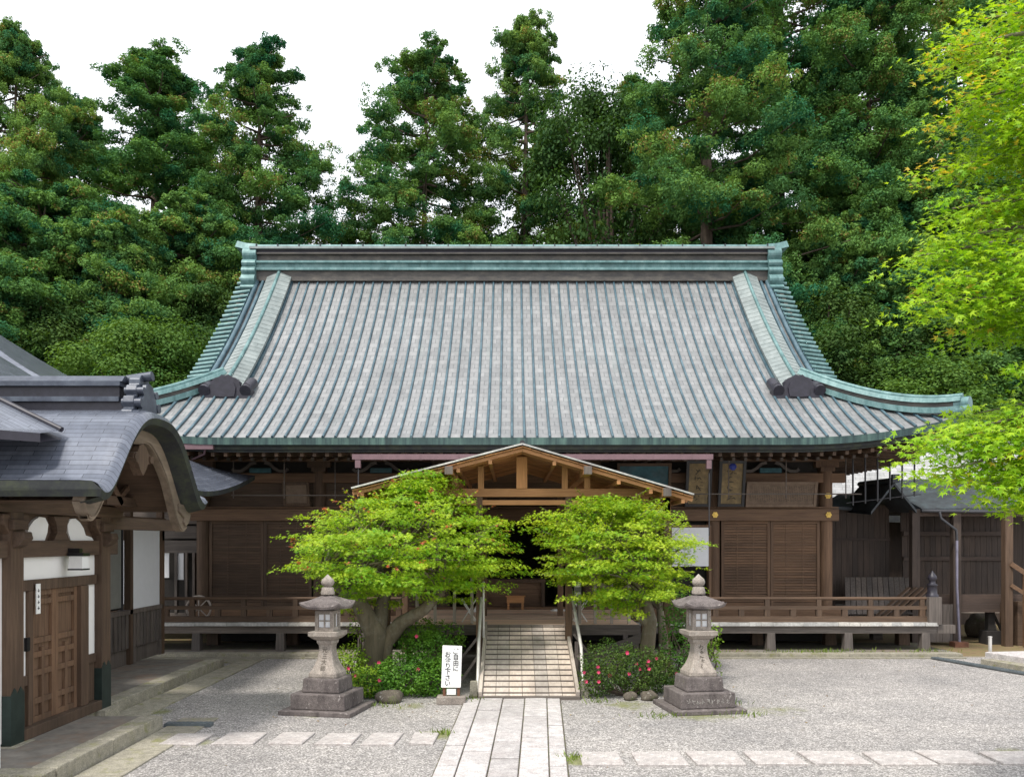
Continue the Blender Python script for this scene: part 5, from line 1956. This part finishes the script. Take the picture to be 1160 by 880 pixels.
def cedar_proto(seed, H, RAD, bot, kind):
    """one cedar at the origin: trunk, limbs and tufted sprays; kind picks the habit"""
    rs = np.random.default_rng(seed)
    rr = random.Random(seed)
    t = thing('cedar_tree', '', 'cedar tree', (0, 0, 0), 'tall cedars behind the hall')
    tr = MB()
    lean = (rr.uniform(-.02, .02), rr.uniform(-.02, .02))
    hs = np.linspace(0, 1, 10)
    tr.tube([(lean[0] * H * h * h, lean[1] * H * h * h, H * h * .95) for h in hs], [max(.03, (.42 if kind == 'tall' else .3) * (1 - h) ** .8 * H / 24) for h in hs], 9)
    cen, rad, tint = [], [], []
    for k in range(5):                        # leader tuft
        cen.append((lean[0] * H + rr.uniform(-.2, .2), lean[1] * H + rr.uniform(-.2, .2), H * (.955 + .009 * k)))
        rad.append(.55 - .07 * k)
        tint.append(.5)
    z = H * .975
    lv = 0
    while z > H * bot:
        f = (H - z) / (H * (1 - bot))          # 0 top .. 1 bottom
        if kind == 'tall':
            prof = min(.05 + 1.1 * f ** .77, .78)
        elif kind == 'cone':
            prof = min(.04 + 1.2 * f ** .74, .9)
        else:
            prof = 0.3 + .8 * math.sin(min(1, f * 1.15) * math.pi * .62)
        Rl = RAD * prof * rr.uniform(.8, 1.12)
        nb = rr.choice((4, 5, 5, 6)) if f > .06 else 4
        a0 = rr.uniform(0, 6.28)
        for b in range(nb):
            if rr.random() < (.24 if kind == 'tall' else .10) and f > .16:
                continue
            az = a0 + b * 6.28 / nb + rr.uniform(-.5, .5)
            L = Rl * rr.uniform(.65, 1.12)
            dr = (.02 if f < .12 else -.16) - .42 * f * rr.uniform(.5, 1.2)
            zb = z + rr.uniform(-.3, .3)
            P = lambda q: Vector((lean[0] * zb * zb / H + math.cos(az) * L * q, lean[1] * zb * zb / H + math.sin(az) * L * q, zb + L * (dr * q + .32 * q * q * rr.uniform(.9, 1.1)) + .1))
            tr.tube([P(0), P(.5), P(1.0)], [.07 * (1 - f * .1), .04, .015], 4, 0, caps=False)
            nc = max(2, int(L / .7))
            br_t = rr.uniform(0, 1)
            for c in range(nc):
                q = 1 - (c / nc) * .85
                for sub in range(2 if (L > 2.2 and c < 2) else 1):
                    p = P(q)
                    off = rr.uniform(-.7, .7) * (L * .22)
                    cen.append((p.x - math.sin(az) * off, p.y + math.cos(az) * off, p.z + rr.uniform(-.5, .55)))
                    rad.append(rr.uniform(.5, .9) * (.55 + .45 * min(1, f * 4.5)) * (.95 if kind != 'tall' else 1))
                    tint.append(min(1, max(0, br_t * .6 + rr.uniform(-.1, .5))))
        z -= rr.uniform(.5, .8) * H / 24 * (.48 + .6 * min(1, f * 2.5)) * (1.0 if kind != 'bushy' else .9)
        lv += 1
    cen, rad, tint = np.array(cen), np.array(rad), np.array(tint)
    tr.build('trunk', 'bark', t)
    NS, PER = 12, 66
    m_ = len(cen) * NS
    ci = np.repeat(np.arange(len(cen)), NS)
    d = unit(m_)
    d[:, 2] = np.abs(d[:, 2]) * .9 - .2
    scen = cen[ci] + d * (rad[ci] * rng.uniform(.3, 1.0, m_))[:, None] * np.array([1.15, 1.15, .75])
    srad = rad[ci] * rng.uniform(.2, .36, m_)
    stint = np.clip(tint[ci] + rng.normal(0, .14, m_), 0, 1)
    n = m_ * PER
    si = np.repeat(np.arange(m_), PER)
    d = unit(n)
    d[:, 2] = d[:, 2] * .9 + .18
    pos = scen[si] + d * (srad[si] * (.55 + .45 * rng.random(n) ** .5))[:, None]
    nrm = d + np.array([0, 0, .25]) + .55 * unit(n)
    drv = unit(n) + .5 * d
    size = rng.uniform(.075, .13, n)
    tt = np.clip(stint[si] * .9 + rng.normal(.04, .045, n), 0, 1)
    col = lerp_col((.026, .130, .072), (.185, .310, .066), tt)
    red = (stint[si] > .9) & (rng.random(n) < .35)
    col[red] = np.array([.25, .20, .07]) * rng.uniform(.7, 1.2, (red.sum(), 1))
    leaf_mesh('crown', RHOMB, pos, nrm, drv, size, col, M['cedar'], t)
    return t


def broad_proto(seed, H, RAD, light):
    rr = random.Random(seed)
    t = thing('broadleaf_tree', '', 'broadleaf tree', (0, 0, 0), 'broadleaf trees behind the hall')
    tr = MB()
    tr.tube([(0, 0, 0), (.1, .05, H * .4), (-.05, .1, H * .7), (0, 0, H * .9)], [.25, .2, .12, .04], 8)
    cen, rad = [], []
    for i in range(95):
        a, e = rr.uniform(0, 6.28), rr.uniform(-.5, 1.5)
        k = rr.uniform(.5, 1) ** .5
        c = Vector((math.cos(a) * math.cos(e) * RAD * k, math.sin(a) * math.cos(e) * RAD * k, H * .6 + math.sin(e) * H * .38 * k))
        cen.append(c)
        rad.append(rr.uniform(.45, .9))
        if i % 3 == 0:
            tr.tube([(0, 0, H * rr.uniform(.3, .55)), (c.x * .5, c.y * .5, c.z * .5 + H * .25), tuple(c)], [.09, .05, .02], 5, caps=False)
    tr.build('trunk', 'bark', t)
    cen, rad = np.array([tuple(c) for c in cen]), np.array(rad)
    per = 800 if light else 450
    n = len(cen) * per
    ci = np.repeat(np.arange(len(cen)), per)
    d = unit(n)
    pos = cen[ci] + d * (rad[ci] * rng.random(n) ** .4)[:, None] * np.array([1.15, 1.15, .65])
    nrm = d * .5 + np.array([0, 0, .8]) + .5 * unit(n)
    size = rng.uniform(.05, .09, n) if light else rng.uniform(.07, .12, n)
    tt = np.clip(np.repeat(rng.random(len(cen)), per) * .6 + rng.random(n) * .4, 0, 1)
    a, b = ((.04, .12, .028), (.13, .22, .042)) if light else ((.022, .07, .022), (.075, .14, .035))
    leaf_mesh('crown', OVAL, pos, nrm, unit(n), size, lerp_col(a, b, tt), M['broad'], t)
    return t


def put(proto, used, px, py, d_, lab, h0, wid=1.0, rz=None):
    """a tree whose top stands px,py in the photograph's frame at depth d_"""
    o_ = proto if proto.name not in used else copy_tree(proto)
    used.add(proto.name)
    X = (px - 580) / 967 * d_
    H = 2.5 + (612 - py) / 967 * d_
    k = H / h0
    o_.location = (X, d_, 0)
    o_.scale = (k * wid, k * wid, k)
    o_.rotation_euler = (0, 0, random.uniform(0, 6.28) if rz is None else rz)
    o_['label'] = lab
    return o_


HT = 26.0
ta = cedar_proto(101, HT, 6.0, .22, 'tall')
tb2 = cedar_proto(102, HT, 5.8, .18, 'tall')
tc = cedar_proto(103, HT, 6.4, .15, 'cone')
td = cedar_proto(104, 16.0, 4.0, .06, 'bushy')
te = cedar_proto(105, 15.0, 4.0, .05, 'cone')
used = set()
for args in [
    (ta, 18, 30, 40, 'dark cedar at the upper left corner behind the entrance building', HT, .95),
    (tb2, 168, 62, 42, 'round topped cedar, second tall one from the left', HT, 1.3),
    (ta, 290, 62, 41, 'loose airy cedar above the left end of the hall ridge', HT, 1.1),
    (tc, 476, 56, 43, 'full conical cedar left of the middle of the hall ridge', HT, 1.08),
    (tb2, 592, 24, 45, 'tall dark cedar with bare side branches above the middle of the ridge', HT, .95),
    (ta, 720, 88, 47, 'shorter cedar filling the gap right of the middle of the ridge', HT, .9),
    (tb2, 800, -70, 38, 'huge cedar above the right half of the ridge, its top out of frame', HT, 1.05),
    (ta, 880, -95, 42, 'towering cedar right of centre with sky showing through its branches', HT, 1.1),
    (tc, 975, -60, 40, 'dense towering cedar beyond the right end of the ridge', HT, 1.0),
    (tb2, 1075, -110, 44, 'tall cedar partly hidden by the right foreground maple', HT, 1.15),
    (ta, 1190, -40, 42, 'tall cedar at the right edge behind the foreground maple', HT, 1.1),
    (tb2, 85, 120, 50, 'far cedar between the first and second tall cedars at left', HT, 1.1),
    (tc, 225, 150, 52, 'far cedar showing between the second tall cedar and the airy one', HT, .6),
    (ta, -70, 80, 44, 'cedar at the left edge, mostly out of frame', HT, 1.0),
]:
    put(args[0], used, *args[1:])
for args in [
    (td, 35, 215, 35, 'bushy cedar with olive tufts low at the far left', 16.0, 1.15),
    (te, 130, 260, 34, 'low dense cedar behind the entrance building roof', 15.0, 1.1),
    (td, 215, 235, 37, 'bushy low cedar left of the hall gable', 16.0, 1.1),
    (te, 960, 265, 36, 'low dark cedar beyond the right gable', 15.0, 1.0),
    (td, 1010, 200, 38, 'bushy dark cedar in the shade right of the hall', 16.0, 1.2),
    (te, 1110, 210, 36, 'low cedar behind the foreground maple at right', 15.0, 1.3),
    (td, -20, 300, 33, 'low bushy cedar touching the left edge', 16.0, 1.2),
]:
    put(args[0], used, *args[1:])
for o_ in bpy.data.objects:
    if o_.name.startswith('cedar_tree') and o_.scale[0] < 1.0 and False:
        pass
ba = broad_proto(201, 9.0, 3.4, False)
bl = broad_proto(202, 6.0, 2.6, True)
for args in [
    (bl, 165, 372, 31, 'light green broadleaf tree left of the hall roof', 6.0, .85),
    (ba, 70, 345, 33, 'dark broadleaf tree behind the entrance building ridge', 9.0, .9),
    (bl, 1040, 415, 33, 'pale green low tree just above the right hip of the roof', 6.0, 1.1),
    (ba, 1105, 350, 36, 'dark glossy broadleaf tree right of the hall', 9.0, 1.3),
    (ba, 690, 85, 44, 'light crowned deciduous tree reaching beside the dark middle cedar', 9.0, .55),
    (ba, 250, 320, 36, 'dark leafy tree close behind the left gable', 9.0, .6),
    (ba, 935, 320, 36, 'dark leafy tree close behind the right gable', 9.0, .9),
    (bl, 945, 585, 23.6, 'sunlit green shrub seen through the gap beside the hall', 6.0, .3),
]:
    put(args[0], used, *args[1:])


def maple(name, label, loc, cen_xz, tiers, trunk, nspray, leaf, seed, cols, redtop=.0, dens=120, sprad=.29):
    """umbrella maple: crown outline given as (z, x half widths left and right, depth)"""
    rr = random.Random(seed)
    rs = np.random.default_rng(seed)
    t = thing(name, label, 'maple tree', loc)
    bx, by, bz = loc
    cen, tint = [], []
    zs = [q[0] for q in tiers]
    while len(cen) < nspray:
        z = rr.uniform(min(zs), max(zs))
        l = float(np.interp(z, zs, [q[1] for q in tiers]))
        r = float(np.interp(z, zs, [q[2] for q in tiers]))
        a = rr.uniform(0, 6.2832)
        k = math.sqrt(rr.random())
        if k < .62 and rr.random() < .55:
            continue
        c0, h0 = (l + r) / 2, (r - l) / 2
        x = c0 + h0 * k * math.cos(a)
        y_ = by + min(h0, 1.75) * k * math.sin(a)
        wob = 1 + .10 * math.sin(a * 3 + z * 4 + seed) + .08 * math.sin(a * 7 - z * 6) + rr.uniform(-.16, .16)
        x = c0 + (x - c0) * wob
        if z < zs[0] + .35 and k < .45:
            continue
        lump = .10 * math.sin(x * 3.1 + seed) + .08 * math.sin(x * 6.3 + y_ * 2.0)
        zq = round(z / .24) * .24 + rr.uniform(-.11, .11)
        cen.append((x, y_, zq + lump * 1.1 + .05))
        tint.append(rr.random())
    twigs = []
    for i in range(70):                       # long shoots standing out of the crown
        z = rr.uniform(zs[2], zs[-1])
        l = float(np.interp(z, zs, [q[1] for q in tiers]))
        r = float(np.interp(z, zs, [q[2] for q in tiers]))
        a = rr.uniform(0, 6.2832)
        c0, h0 = (l + r) / 2, (r - l) / 2
        p0 = Vector((c0 + h0 * .9 * math.cos(a), by + min(h0, 1.75) * .9 * math.sin(a), z))
        dv = Vector((math.cos(a) * .8, math.sin(a) * .6, rr.uniform(.1, 1.0) if z > zs[4] else rr.uniform(-.2, .4))).normalized() * rr.uniform(.25, .5)
        twigs.append((p0 - dv * .5, p0 + dv))
    cen, tint = np.array(cen), np.array(tint)
    tk = MB()
    for p0, p1 in twigs:
        tk.tube([p0, p0.lerp(p1, .5) + Vector((0, 0, .02)), p1], [.006, .004, .002], 4, caps=False)
    for pts, rads in trunk:
        tk.tube(pts, rads, 9)
    fork = Vector(trunk[0][0][-1])
    for i in range(0, nspray, 5):
        c = Vector(cen[i])
        src = Vector(random.Random(i + seed).choice(trunk)[0][-1])
        m1 = src.lerp(c, .45) + Vector((0, 0, .18))
        tk.tube([src, m1, c - Vector((0, 0, .04))], [.03, .016, .004], 5, caps=False)
    tk.build('trunk', 'maplebark', t)
    n = nspray * dens
    ci = np.repeat(np.arange(nspray), dens)
    a = rs.uniform(0, 2 * math.pi, n)
    rho = np.sqrt(rs.random(n)) * sprad
    ax = (np.arctan2(cen[:, 1] - by, cen[:, 0] - bx) + rs.normal(0, .45, nspray))[ci]
    ex, ey = np.cos(a) * rho * 1.65, np.sin(a) * rho * .62 * (1.25 - np.cos(a) * .45)
    ox, oy = ex * np.cos(ax) - ey * np.sin(ax), ex * np.sin(ax) + ey * np.cos(ax)
    pos = cen[ci] + np.stack([ox, oy, rs.normal(0, .03, n) - rho * .10 - .12 * np.clip(ex, 0, 1) ** 2], axis=1)
    out = cen[ci] - np.array([[bx, by, np.mean(zs) - .6]])
    out /= np.linalg.norm(out, axis=1, keepdims=True)
    nrm = np.array([0, 0, 1.0]) + .45 * out + .45 * rs.normal(size=(n, 3))
    drv = np.stack([ox, oy, -.25 * np.ones(n) * sprad], axis=1) + .35 * sprad * rs.normal(size=(n, 3))
    size = rs.uniform(.75, 1.15, n) * leaf
    tt = np.clip(tint[ci] * .55 + rs.random(n) * .5, 0, 1)
    col = lerp_col(cols[0], cols[1], tt)
    zc = cen[ci][:, 2]
    if redtop > 0:                            # young leaves at shoot tips come out pink
        edge = np.clip((rho / sprad - .72) * 3.5, 0, 1) * (tint[ci] > .55)
        rd = rs.random(n) < redtop * edge
        k = rs.random(rd.sum())
        col[rd] = lerp_col((.42, .07, .06), (.46, .24, .06), k)
    tp, td_, tn_, tcz = [], [], [], []
    for p0, p1 in twigs:
        m_ = 34
        q = rs.random(m_) ** .8
        base_ = np.array(p0)[None, :] * (1 - q[:, None]) + np.array(p1)[None, :] * q[:, None]
        wv = rs.normal(size=(m_, 3)) * np.array([1, 1, .35])
        tp.append(base_ + wv * (.075 * (1.05 - q))[:, None])
        td_.append(wv + np.array(p1 - p0)[None, :] * 1.2)
        tn_.append(np.array([0, 0, 1.0]) + .5 * rs.normal(size=(m_, 3)))
        cc = lerp_col(cols[0], cols[1], rs.uniform(.3, 1, m_))
        rd = (q > .8) & (rs.random(m_) < min(1, redtop * 34))
        cc[rd] = lerp_col((.50, .06, .09), (.5, .25, .06), rs.random(rd.sum()))
        tcz.append(cc)
    tp = np.concatenate(tp)
    pos, nrm, drv = np.concatenate([pos, tp]), np.concatenate([nrm, np.concatenate(tn_)]), np.concatenate([drv, np.concatenate(td_)])
    size = np.concatenate([size, rs.uniform(.7, 1.1, len(tp)) * leaf])
    col = np.concatenate([col, np.concatenate(tcz)])
    leaf_mesh('crown', STAR, pos, nrm, drv, size, col, M['maple'], t, droop=.18)
    return t


g1, g2 = (.10, .30, .013), (.47, .60, .04)
maple('maple_tree', 'broad umbrella maple with red shoot tips left of the ramp', (-2.35, 14.9, .1), None,
      [(1.5, -2.6, -.9), (1.68, -3.4, -.45), (1.95, -3.65, -.2), (2.4, -3.6, -.18), (2.75, -3.4, -.3), (2.98, -3.0, -.5), (3.2, -2.4, -1.0), (3.42, -1.7, -1.3)],
      [([(-2.4, 14.9, .0), (-2.42, 14.9, .5), (-2.36, 14.85, .85), (-2.62, 14.8, 1.35), (-2.75, 14.8, 1.7)], [.30, .23, .2, .15, .1]),
       ([(-2.3, 14.95, .05), (-2.26, 14.95, .7), (-1.95, 15.0, 1.05), (-1.55, 14.9, 1.28), (-1.2, 14.9, 1.6)], [.2, .18, .13, .1, .06]),
       ([(-2.36, 14.9, .8), (-2.3, 15.0, 1.3), (-2.2, 15.1, 1.8)], [.17, .13, .08]),
       ([(-2.6, 14.8, 1.3), (-3.0, 14.75, 1.7), (-3.3, 14.7, 1.95)], [.11, .08, .05])],
      330, .05, 31, (g1, g2), redtop=.025)
maple('maple_tree', 'smaller bright green maple right of the ramp with yellow tips', (2.3, 14.9, .1), None,
      [(1.42, 1.6, 2.6), (1.62, 1.0, 2.9), (1.85, .7, 3.2), (2.1, .6, 3.1), (2.45, .5, 2.85), (2.75, .65, 2.85), (3.0, 1.15, 2.4), (3.2, 1.35, 1.9)],
      [([(2.4, 14.9, 0), (2.36, 14.9, .6), (2.42, 14.9, 1.1), (2.3, 14.9, 1.6)], [.17, .14, .12, .08]),
       ([(2.62, 14.95, 0), (2.66, 14.95, .7), (2.6, 15, 1.3)], [.1, .09, .06]),
       ([(2.4, 14.9, 1.0), (1.9, 14.85, 1.55), (1.4, 14.8, 1.8)], [.09, .06, .04])],
      250, .05, 37, (g1, (.48, .58, .04)), redtop=.0)

# foreground maple reaching in from the right
fmx = thing('maple_tree', 'large yellow green foreground maple reaching in from the right edge', 'maple tree', (5.6, 6.6, 0))
rs = np.random.default_rng(77)
rr = random.Random(77)
tk = MB()
tk.tube([(5.6, 6.6, 0), (5.55, 6.6, 1.2), (5.65, 6.6, 2.4), (5.5, 6.6, 3.8), (5.6, 6.7, 5.2), (5.5, 6.7, 6.8)], [.24, .19, .17, .14, .1, .05], 10)
# boughs: pixel tips at right, as real limbs at 5.6-7 m
tips = [(1045, 60, 6.6, .5), (1062, 118, 6.4, .6), (1082, 20, 6.7, .7), (1110, 75, 6.2, .7), (1120, 150, 6.5, .6), (1085, 165, 6.6, .5), (1030, 190, 6.5, .32),
        (1050, 235, 6.4, .4), (1010, 290, 6.2, .26), (1045, 270, 6.3, .35), (1035, 315, 6.1, .42), (1012, 340, 6.0, .34), (1080, 300, 6.2, .5), (1090, 345, 6.2, .5), (1075, 370, 6.3, .3),
        (1120, 230, 6.3, .6), (1140, 300, 6.0, .55), (1140, 360, 6.2, .4), (1150, 410, 6.0, .3), (1130, 10, 6.8, .8), (1150, 120, 6.0, .7), (1150, 200, 6.4, .7),
        (1035, 510, 6.0, .36), (1070, 500, 6.1, .42), (1060, 545, 6.0, .36), (1100, 525, 6.1, .48), (1130, 500, 6.2, .5), (1110, 560, 6.0, .4), (1145, 545, 6.1, .5), (1150, 470, 6.2, .35), (1085, 480, 6.4, .3), (1150, 580, 6.0, .3),
        (1190, 60, 6.6, .9), (1200, 180, 6.6, .9), (1200, 300, 6.4, .8), (1200, 430, 6.4, .6), (1200, 540, 6.2, .7), (1260, 250, 6.8, 1.0), (1260, 100, 6.6, 1.0), (1260, 480, 6.6, .9)]
P_, Nn, D_, S_, C_ = [], [], [], [], []
for (px, py, d_, wd) in tips:
    tip = Vector(((px - 580) / 967 * d_, d_, 2.5 + (612 - py) / 967 * d_))
    if py > 440:
        tip.z += .07
    z0 = min(6.4, max(1.9, tip.z - .1 + rr.uniform(-.1, .35)))
    src = Vector((5.58, 6.62, z0))
    mid = src.lerp(tip, .5) + Vector((0, 0, .16))
    if px < 1160:
        tip = tip + (src - tip).normalized() * (.1 if py > 440 else .2)
        mid = src.lerp(tip, .5) + Vector((0, 0, .16))
    path = [src, src.lerp(mid, .6) + Vector((0, 0, .05)), mid, mid.lerp(tip, .55) + Vector((0, 0, .03)), tip]
    tk.tube(path, [.05, .038, .026, .014, .005], 6, caps=False)
    out = (tip - src).normalized()
    sidev = Vector((-out.y, out.x, 0))
    nsp = int(19 + wd * 46)
    for s_ in range(nsp):
        q = rr.random() ** .6
        c = mid.lerp(tip, q) if rr.random() < .8 else tip.copy()
        c = c + sidev * rr.uniform(-1, 1) * wd * .75 * (1.1 - q * .6) + out * rr.uniform(-.1, .08)
        c.z += rr.uniform(-1, .75) * wd * .40 * (1.15 - q * .75)
        n = 20
        a = rs.uniform(0, 6.283, n)
        rho = np.sqrt(rs.random(n)) * .19
        P_.append(np.array(c)[None, :] + np.stack([np.cos(a) * rho * 1.3, np.sin(a) * rho, rs.normal(0, .02, n) - rho * .3], 1))
        Nn.append(np.array([-.12, -.35, 1.0])[None, :] + .38 * rs.normal(size=(n, 3)))
        D_.append(np.stack([np.cos(a), np.sin(a), np.full(n, -.35)], 1) + np.array(out)[None, :] * .5 + .3 * rs.normal(size=(n, 3)))
        S_.append(rs.uniform(.030, .057, n))
        tt = np.clip(rr.random() * .6 + rs.random(n) * .45, 0, 1)
        cc = lerp_col((.14, .35, .012), (.42, .58, .03), tt)
        if q > .9 and rr.random() < .1:
            cc = lerp_col((.50, .36, .04), (.55, .45, .05), tt)
        C_.append(cc)
tk.build('trunk', 'maplebark', fmx)
leaf_mesh('crown', STAR, np.concatenate(P_), np.concatenate(Nn), np.concatenate(D_), np.concatenate(S_), np.concatenate(C_), M['maple'], fmx, droop=.15)


def bush(name, label, cat, blobs, leaf, per, cols, flowers=0, seed=1, group=None, fsize=.045):
    rr = random.Random(seed)
    rs = np.random.default_rng(seed)
    c0 = np.mean(np.array([b[:3] for b in blobs]), axis=0)
    base = (float(c0[0]), float(c0[1]), 0.0)
    t = thing(name, label, cat, base, group)
    st = MB()
    P_, N_, D2, C2, F = [], [], [], [], []
    for (x, y_, z, rx, rz) in blobs:
        for k in range(5):
            st.tube([(base[0] + rr.uniform(-.1, .1), base[1], 0), (x + rr.uniform(-.5, .5) * rx, y_, z * .6), (x + rr.uniform(-.8, .8) * rx, y_ + rr.uniform(-.5, .5) * rx, z + rz * .5)], [.015, .01, .004], 5, caps=False)
        n = int(per * rx * rx * 8)
        d = rs.normal(size=(n, 3))
        d /= np.linalg.norm(d, axis=1, keepdims=True)
        sh = 1 + .16 * np.sin(d[:, 0] * 9 + x * 5) * np.sin(d[:, 2] * 8 + y_) + .1 * np.sin(d[:, 1] * 13)
        rho = (.55 + .45 * rs.random(n) ** .5) * sh
        p = np.array([x, y_, z])[None, :] + d * rho[:, None] * np.array([rx, rx * .85, rz])
        keep = p[:, 2] > .01
        p, d = p[keep], d[keep]
        n = len(p)
        P_.append(p)
        N_.append(d * .7 + np.array([0, 0, .6]) + .6 * rs.normal(size=(n, 3)))
        D2.append(d + .6 * rs.normal(size=(n, 3)))
        tt = np.clip(rs.random(n) * .6 + .4 * (np.sin(p[:, 0] * 7) * np.sin(p[:, 2] * 9) * .5 + .5), 0, 1)
        C2.append(lerp_col(cols[0], cols[1], tt))
        for f in range(int(flowers)):
            a, e = rr.uniform(3.4, 6.0), rr.uniform(-.3, 1.0)
            F.append((x + math.cos(a) * math.cos(e) * rx * 1.02, y_ + math.sin(a) * math.cos(e) * rx * .9, max(.08, z + math.sin(e) * rz * 1.0)))
    st.build('stem', 'bark', t)
    p = np.concatenate(P_)
    leaf_mesh('foliage', OVAL, p, np.concatenate(N_), np.concatenate(D2), rs.uniform(.7, 1.2, len(p)) * leaf, np.concatenate(C2), M['bush'], t)
    for (x, y_, z) in F:
        fl_ = MB()
        ctr = Vector((x, y_, z))
        for k in range(5):
            a = k * 1.2566 + x * 10
            dv = Vector((math.cos(a), -.45, math.sin(a)))
            sv_ = Vector((-math.sin(a), 0, math.cos(a)))
            fl_.add([ctr, ctr + dv * fsize * .6 + sv_ * fsize * .42, ctr + dv * fsize, ctr + dv * fsize * .6 - sv_ * fsize * .42], [(0, 1, 2, 3)])
        fl_.build('blossom', 'flower', t)
    return t


ga, gb = (.045, .15, .016), (.16, .31, .03)
bush('azalea_bush', 'rounded azalea with a few red blossoms around the left maple trunk', 'azalea', [(-1.72, 13.9, .30, .60, .36), (-1.25, 13.75, .28, .36, .32), (-2.15, 13.75, .22, .45, .26), (-1.45, 14.5, .62, .5, .36)], .042, 1500, (ga, gb), 1.6, 41, fsize=.036)
bush('azalea_bush', 'low dense azalea with many red blossoms right of the ramp', 'azalea', [(1.55, 13.75, .48, .46, .42), (2.0, 13.8, .42, .46, .38), (1.32, 13.6, .28, .26, .3), (2.35, 13.9, .35, .35, .32)], .036, 1700, ((.028, .08, .014), (.11, .17, .03)), 4, 42, fsize=.032)
bush('shrub', 'light yellow green shrub between the left lantern and the maple trunk', 'shrub', [(-2.62, 13.9, .35, .30, .32), (-2.3, 13.5, .28, .26, .24), (-2.75, 14.6, .5, .28, .25), (-2.72, 15.2, 1.0, .2, .3)], .045, 1000, ((.13, .27, .02), (.32, .44, .04)), 1, 43, fsize=.034)
bush('shrub', 'leafy light green shrub right behind the right lantern', 'shrub', [(3.02, 13.4, .6, .24, .45), (3.15, 13.45, .95, .16, .28), (3.1, 13.35, .25, .16, .2)], .045, 1000, ((.13, .26, .02), (.32, .44, .04)), 0, 44)
bush('shrub', 'dark green shrub between the right maple trunk and the right lantern', 'shrub', [(2.8, 14.2, .9, .34, .6), (2.6, 14.1, .4, .3, .36), (2.9, 14.3, 1.2, .35, .4)], .045, 1000, ((.03, .10, .015), (.10, .22, .025)), 0, 45)
bush('shrub', 'small dark shrub low behind the left maple trunk', 'shrub', [(-1.2, 15.2, .75, .38, .3), (-1.7, 15.4, .85, .4, .3)], .045, 900, ((.05, .15, .015), (.14, .28, .025)), 0, 46)
# grass tufts on the apron and moss, too many to count
rs = np.random.default_rng(5)
spots = []
for (cx, cy, n, sp) in [(5.9, 18.5, 60, .25), (6.5, 18.48, 120, .28), (6.9, 18.5, 90, .22), (8.8, 18.5, 50, .3), (9.3, 18.55, 60, .25), (4.6, 18.5, 40, .5), (-2.0, 12.85, 60, .2), (.68, 9.75, 50, .1), (-.92, 11.0, 60, .12),
                        (2.1, 12.1, 60, .2), (3.3, 12.2, 50, .2), (-.65, 13.3, 60, .12), (1.35, 13.2, 40, .12), (7.6, 18.5, 40, .3), (3.3, 13.0, 40, .15)]:
    spots.append(np.stack([rs.normal(cx, sp, n), rs.normal(cy, min(sp, .09), n), np.full(n, .005 if cy < 18 else .085)], 1))
p = np.concatenate(spots)
n = len(p)
dv = np.stack([rs.normal(0, .5, n), rs.normal(0, .5, n), np.ones(n)], 1)
o_ = leaf_mesh('grass', [(0, -.08), (0, .08), (.6, .06), (1, 0), (.6, -.06)], p, np.cross(dv, unit(n)), dv, rs.uniform(.04, .1, n), lerp_col((.08, .14, .02), (.2, .28, .05), rs.random(n)), M['bush'])
tag(o_, 'small green weeds sprouting along stone edges', None, kind='stuff')

n = 170
p = np.stack([rs.uniform(-5, 9, n), rs.uniform(8.5, 18, n), np.full(n, .012)], 1)
p[:90] = np.stack([rs.normal(-2.2, 1.2, 90), rs.normal(12.9, .8, 90), np.full(90, .012)], 1)
p[90:130] = np.stack([rs.normal(2.4, .9, 40), rs.normal(12.7, .7, 40), np.full(40, .012)], 1)
p = p[(np.abs(p[:, 0] + .05) > .85) & (p[:, 0] > -4)]
n = len(p)
o_ = leaf_mesh('fallen_leaves', STAR, p, np.array([0, 0, 1.0]) + .25 * rs.normal(size=(n, 3)), unit(n), rs.uniform(.02, .04, n), lerp_col((.16, .07, .03), (.32, .22, .07), rs.random(n)), M['bush'])
tag(o_, 'few small brown leaves fallen on the gravel', None, kind='stuff')
for o_ in bpy.data.objects:
    if '_base' in o_:
        del o_['_base']
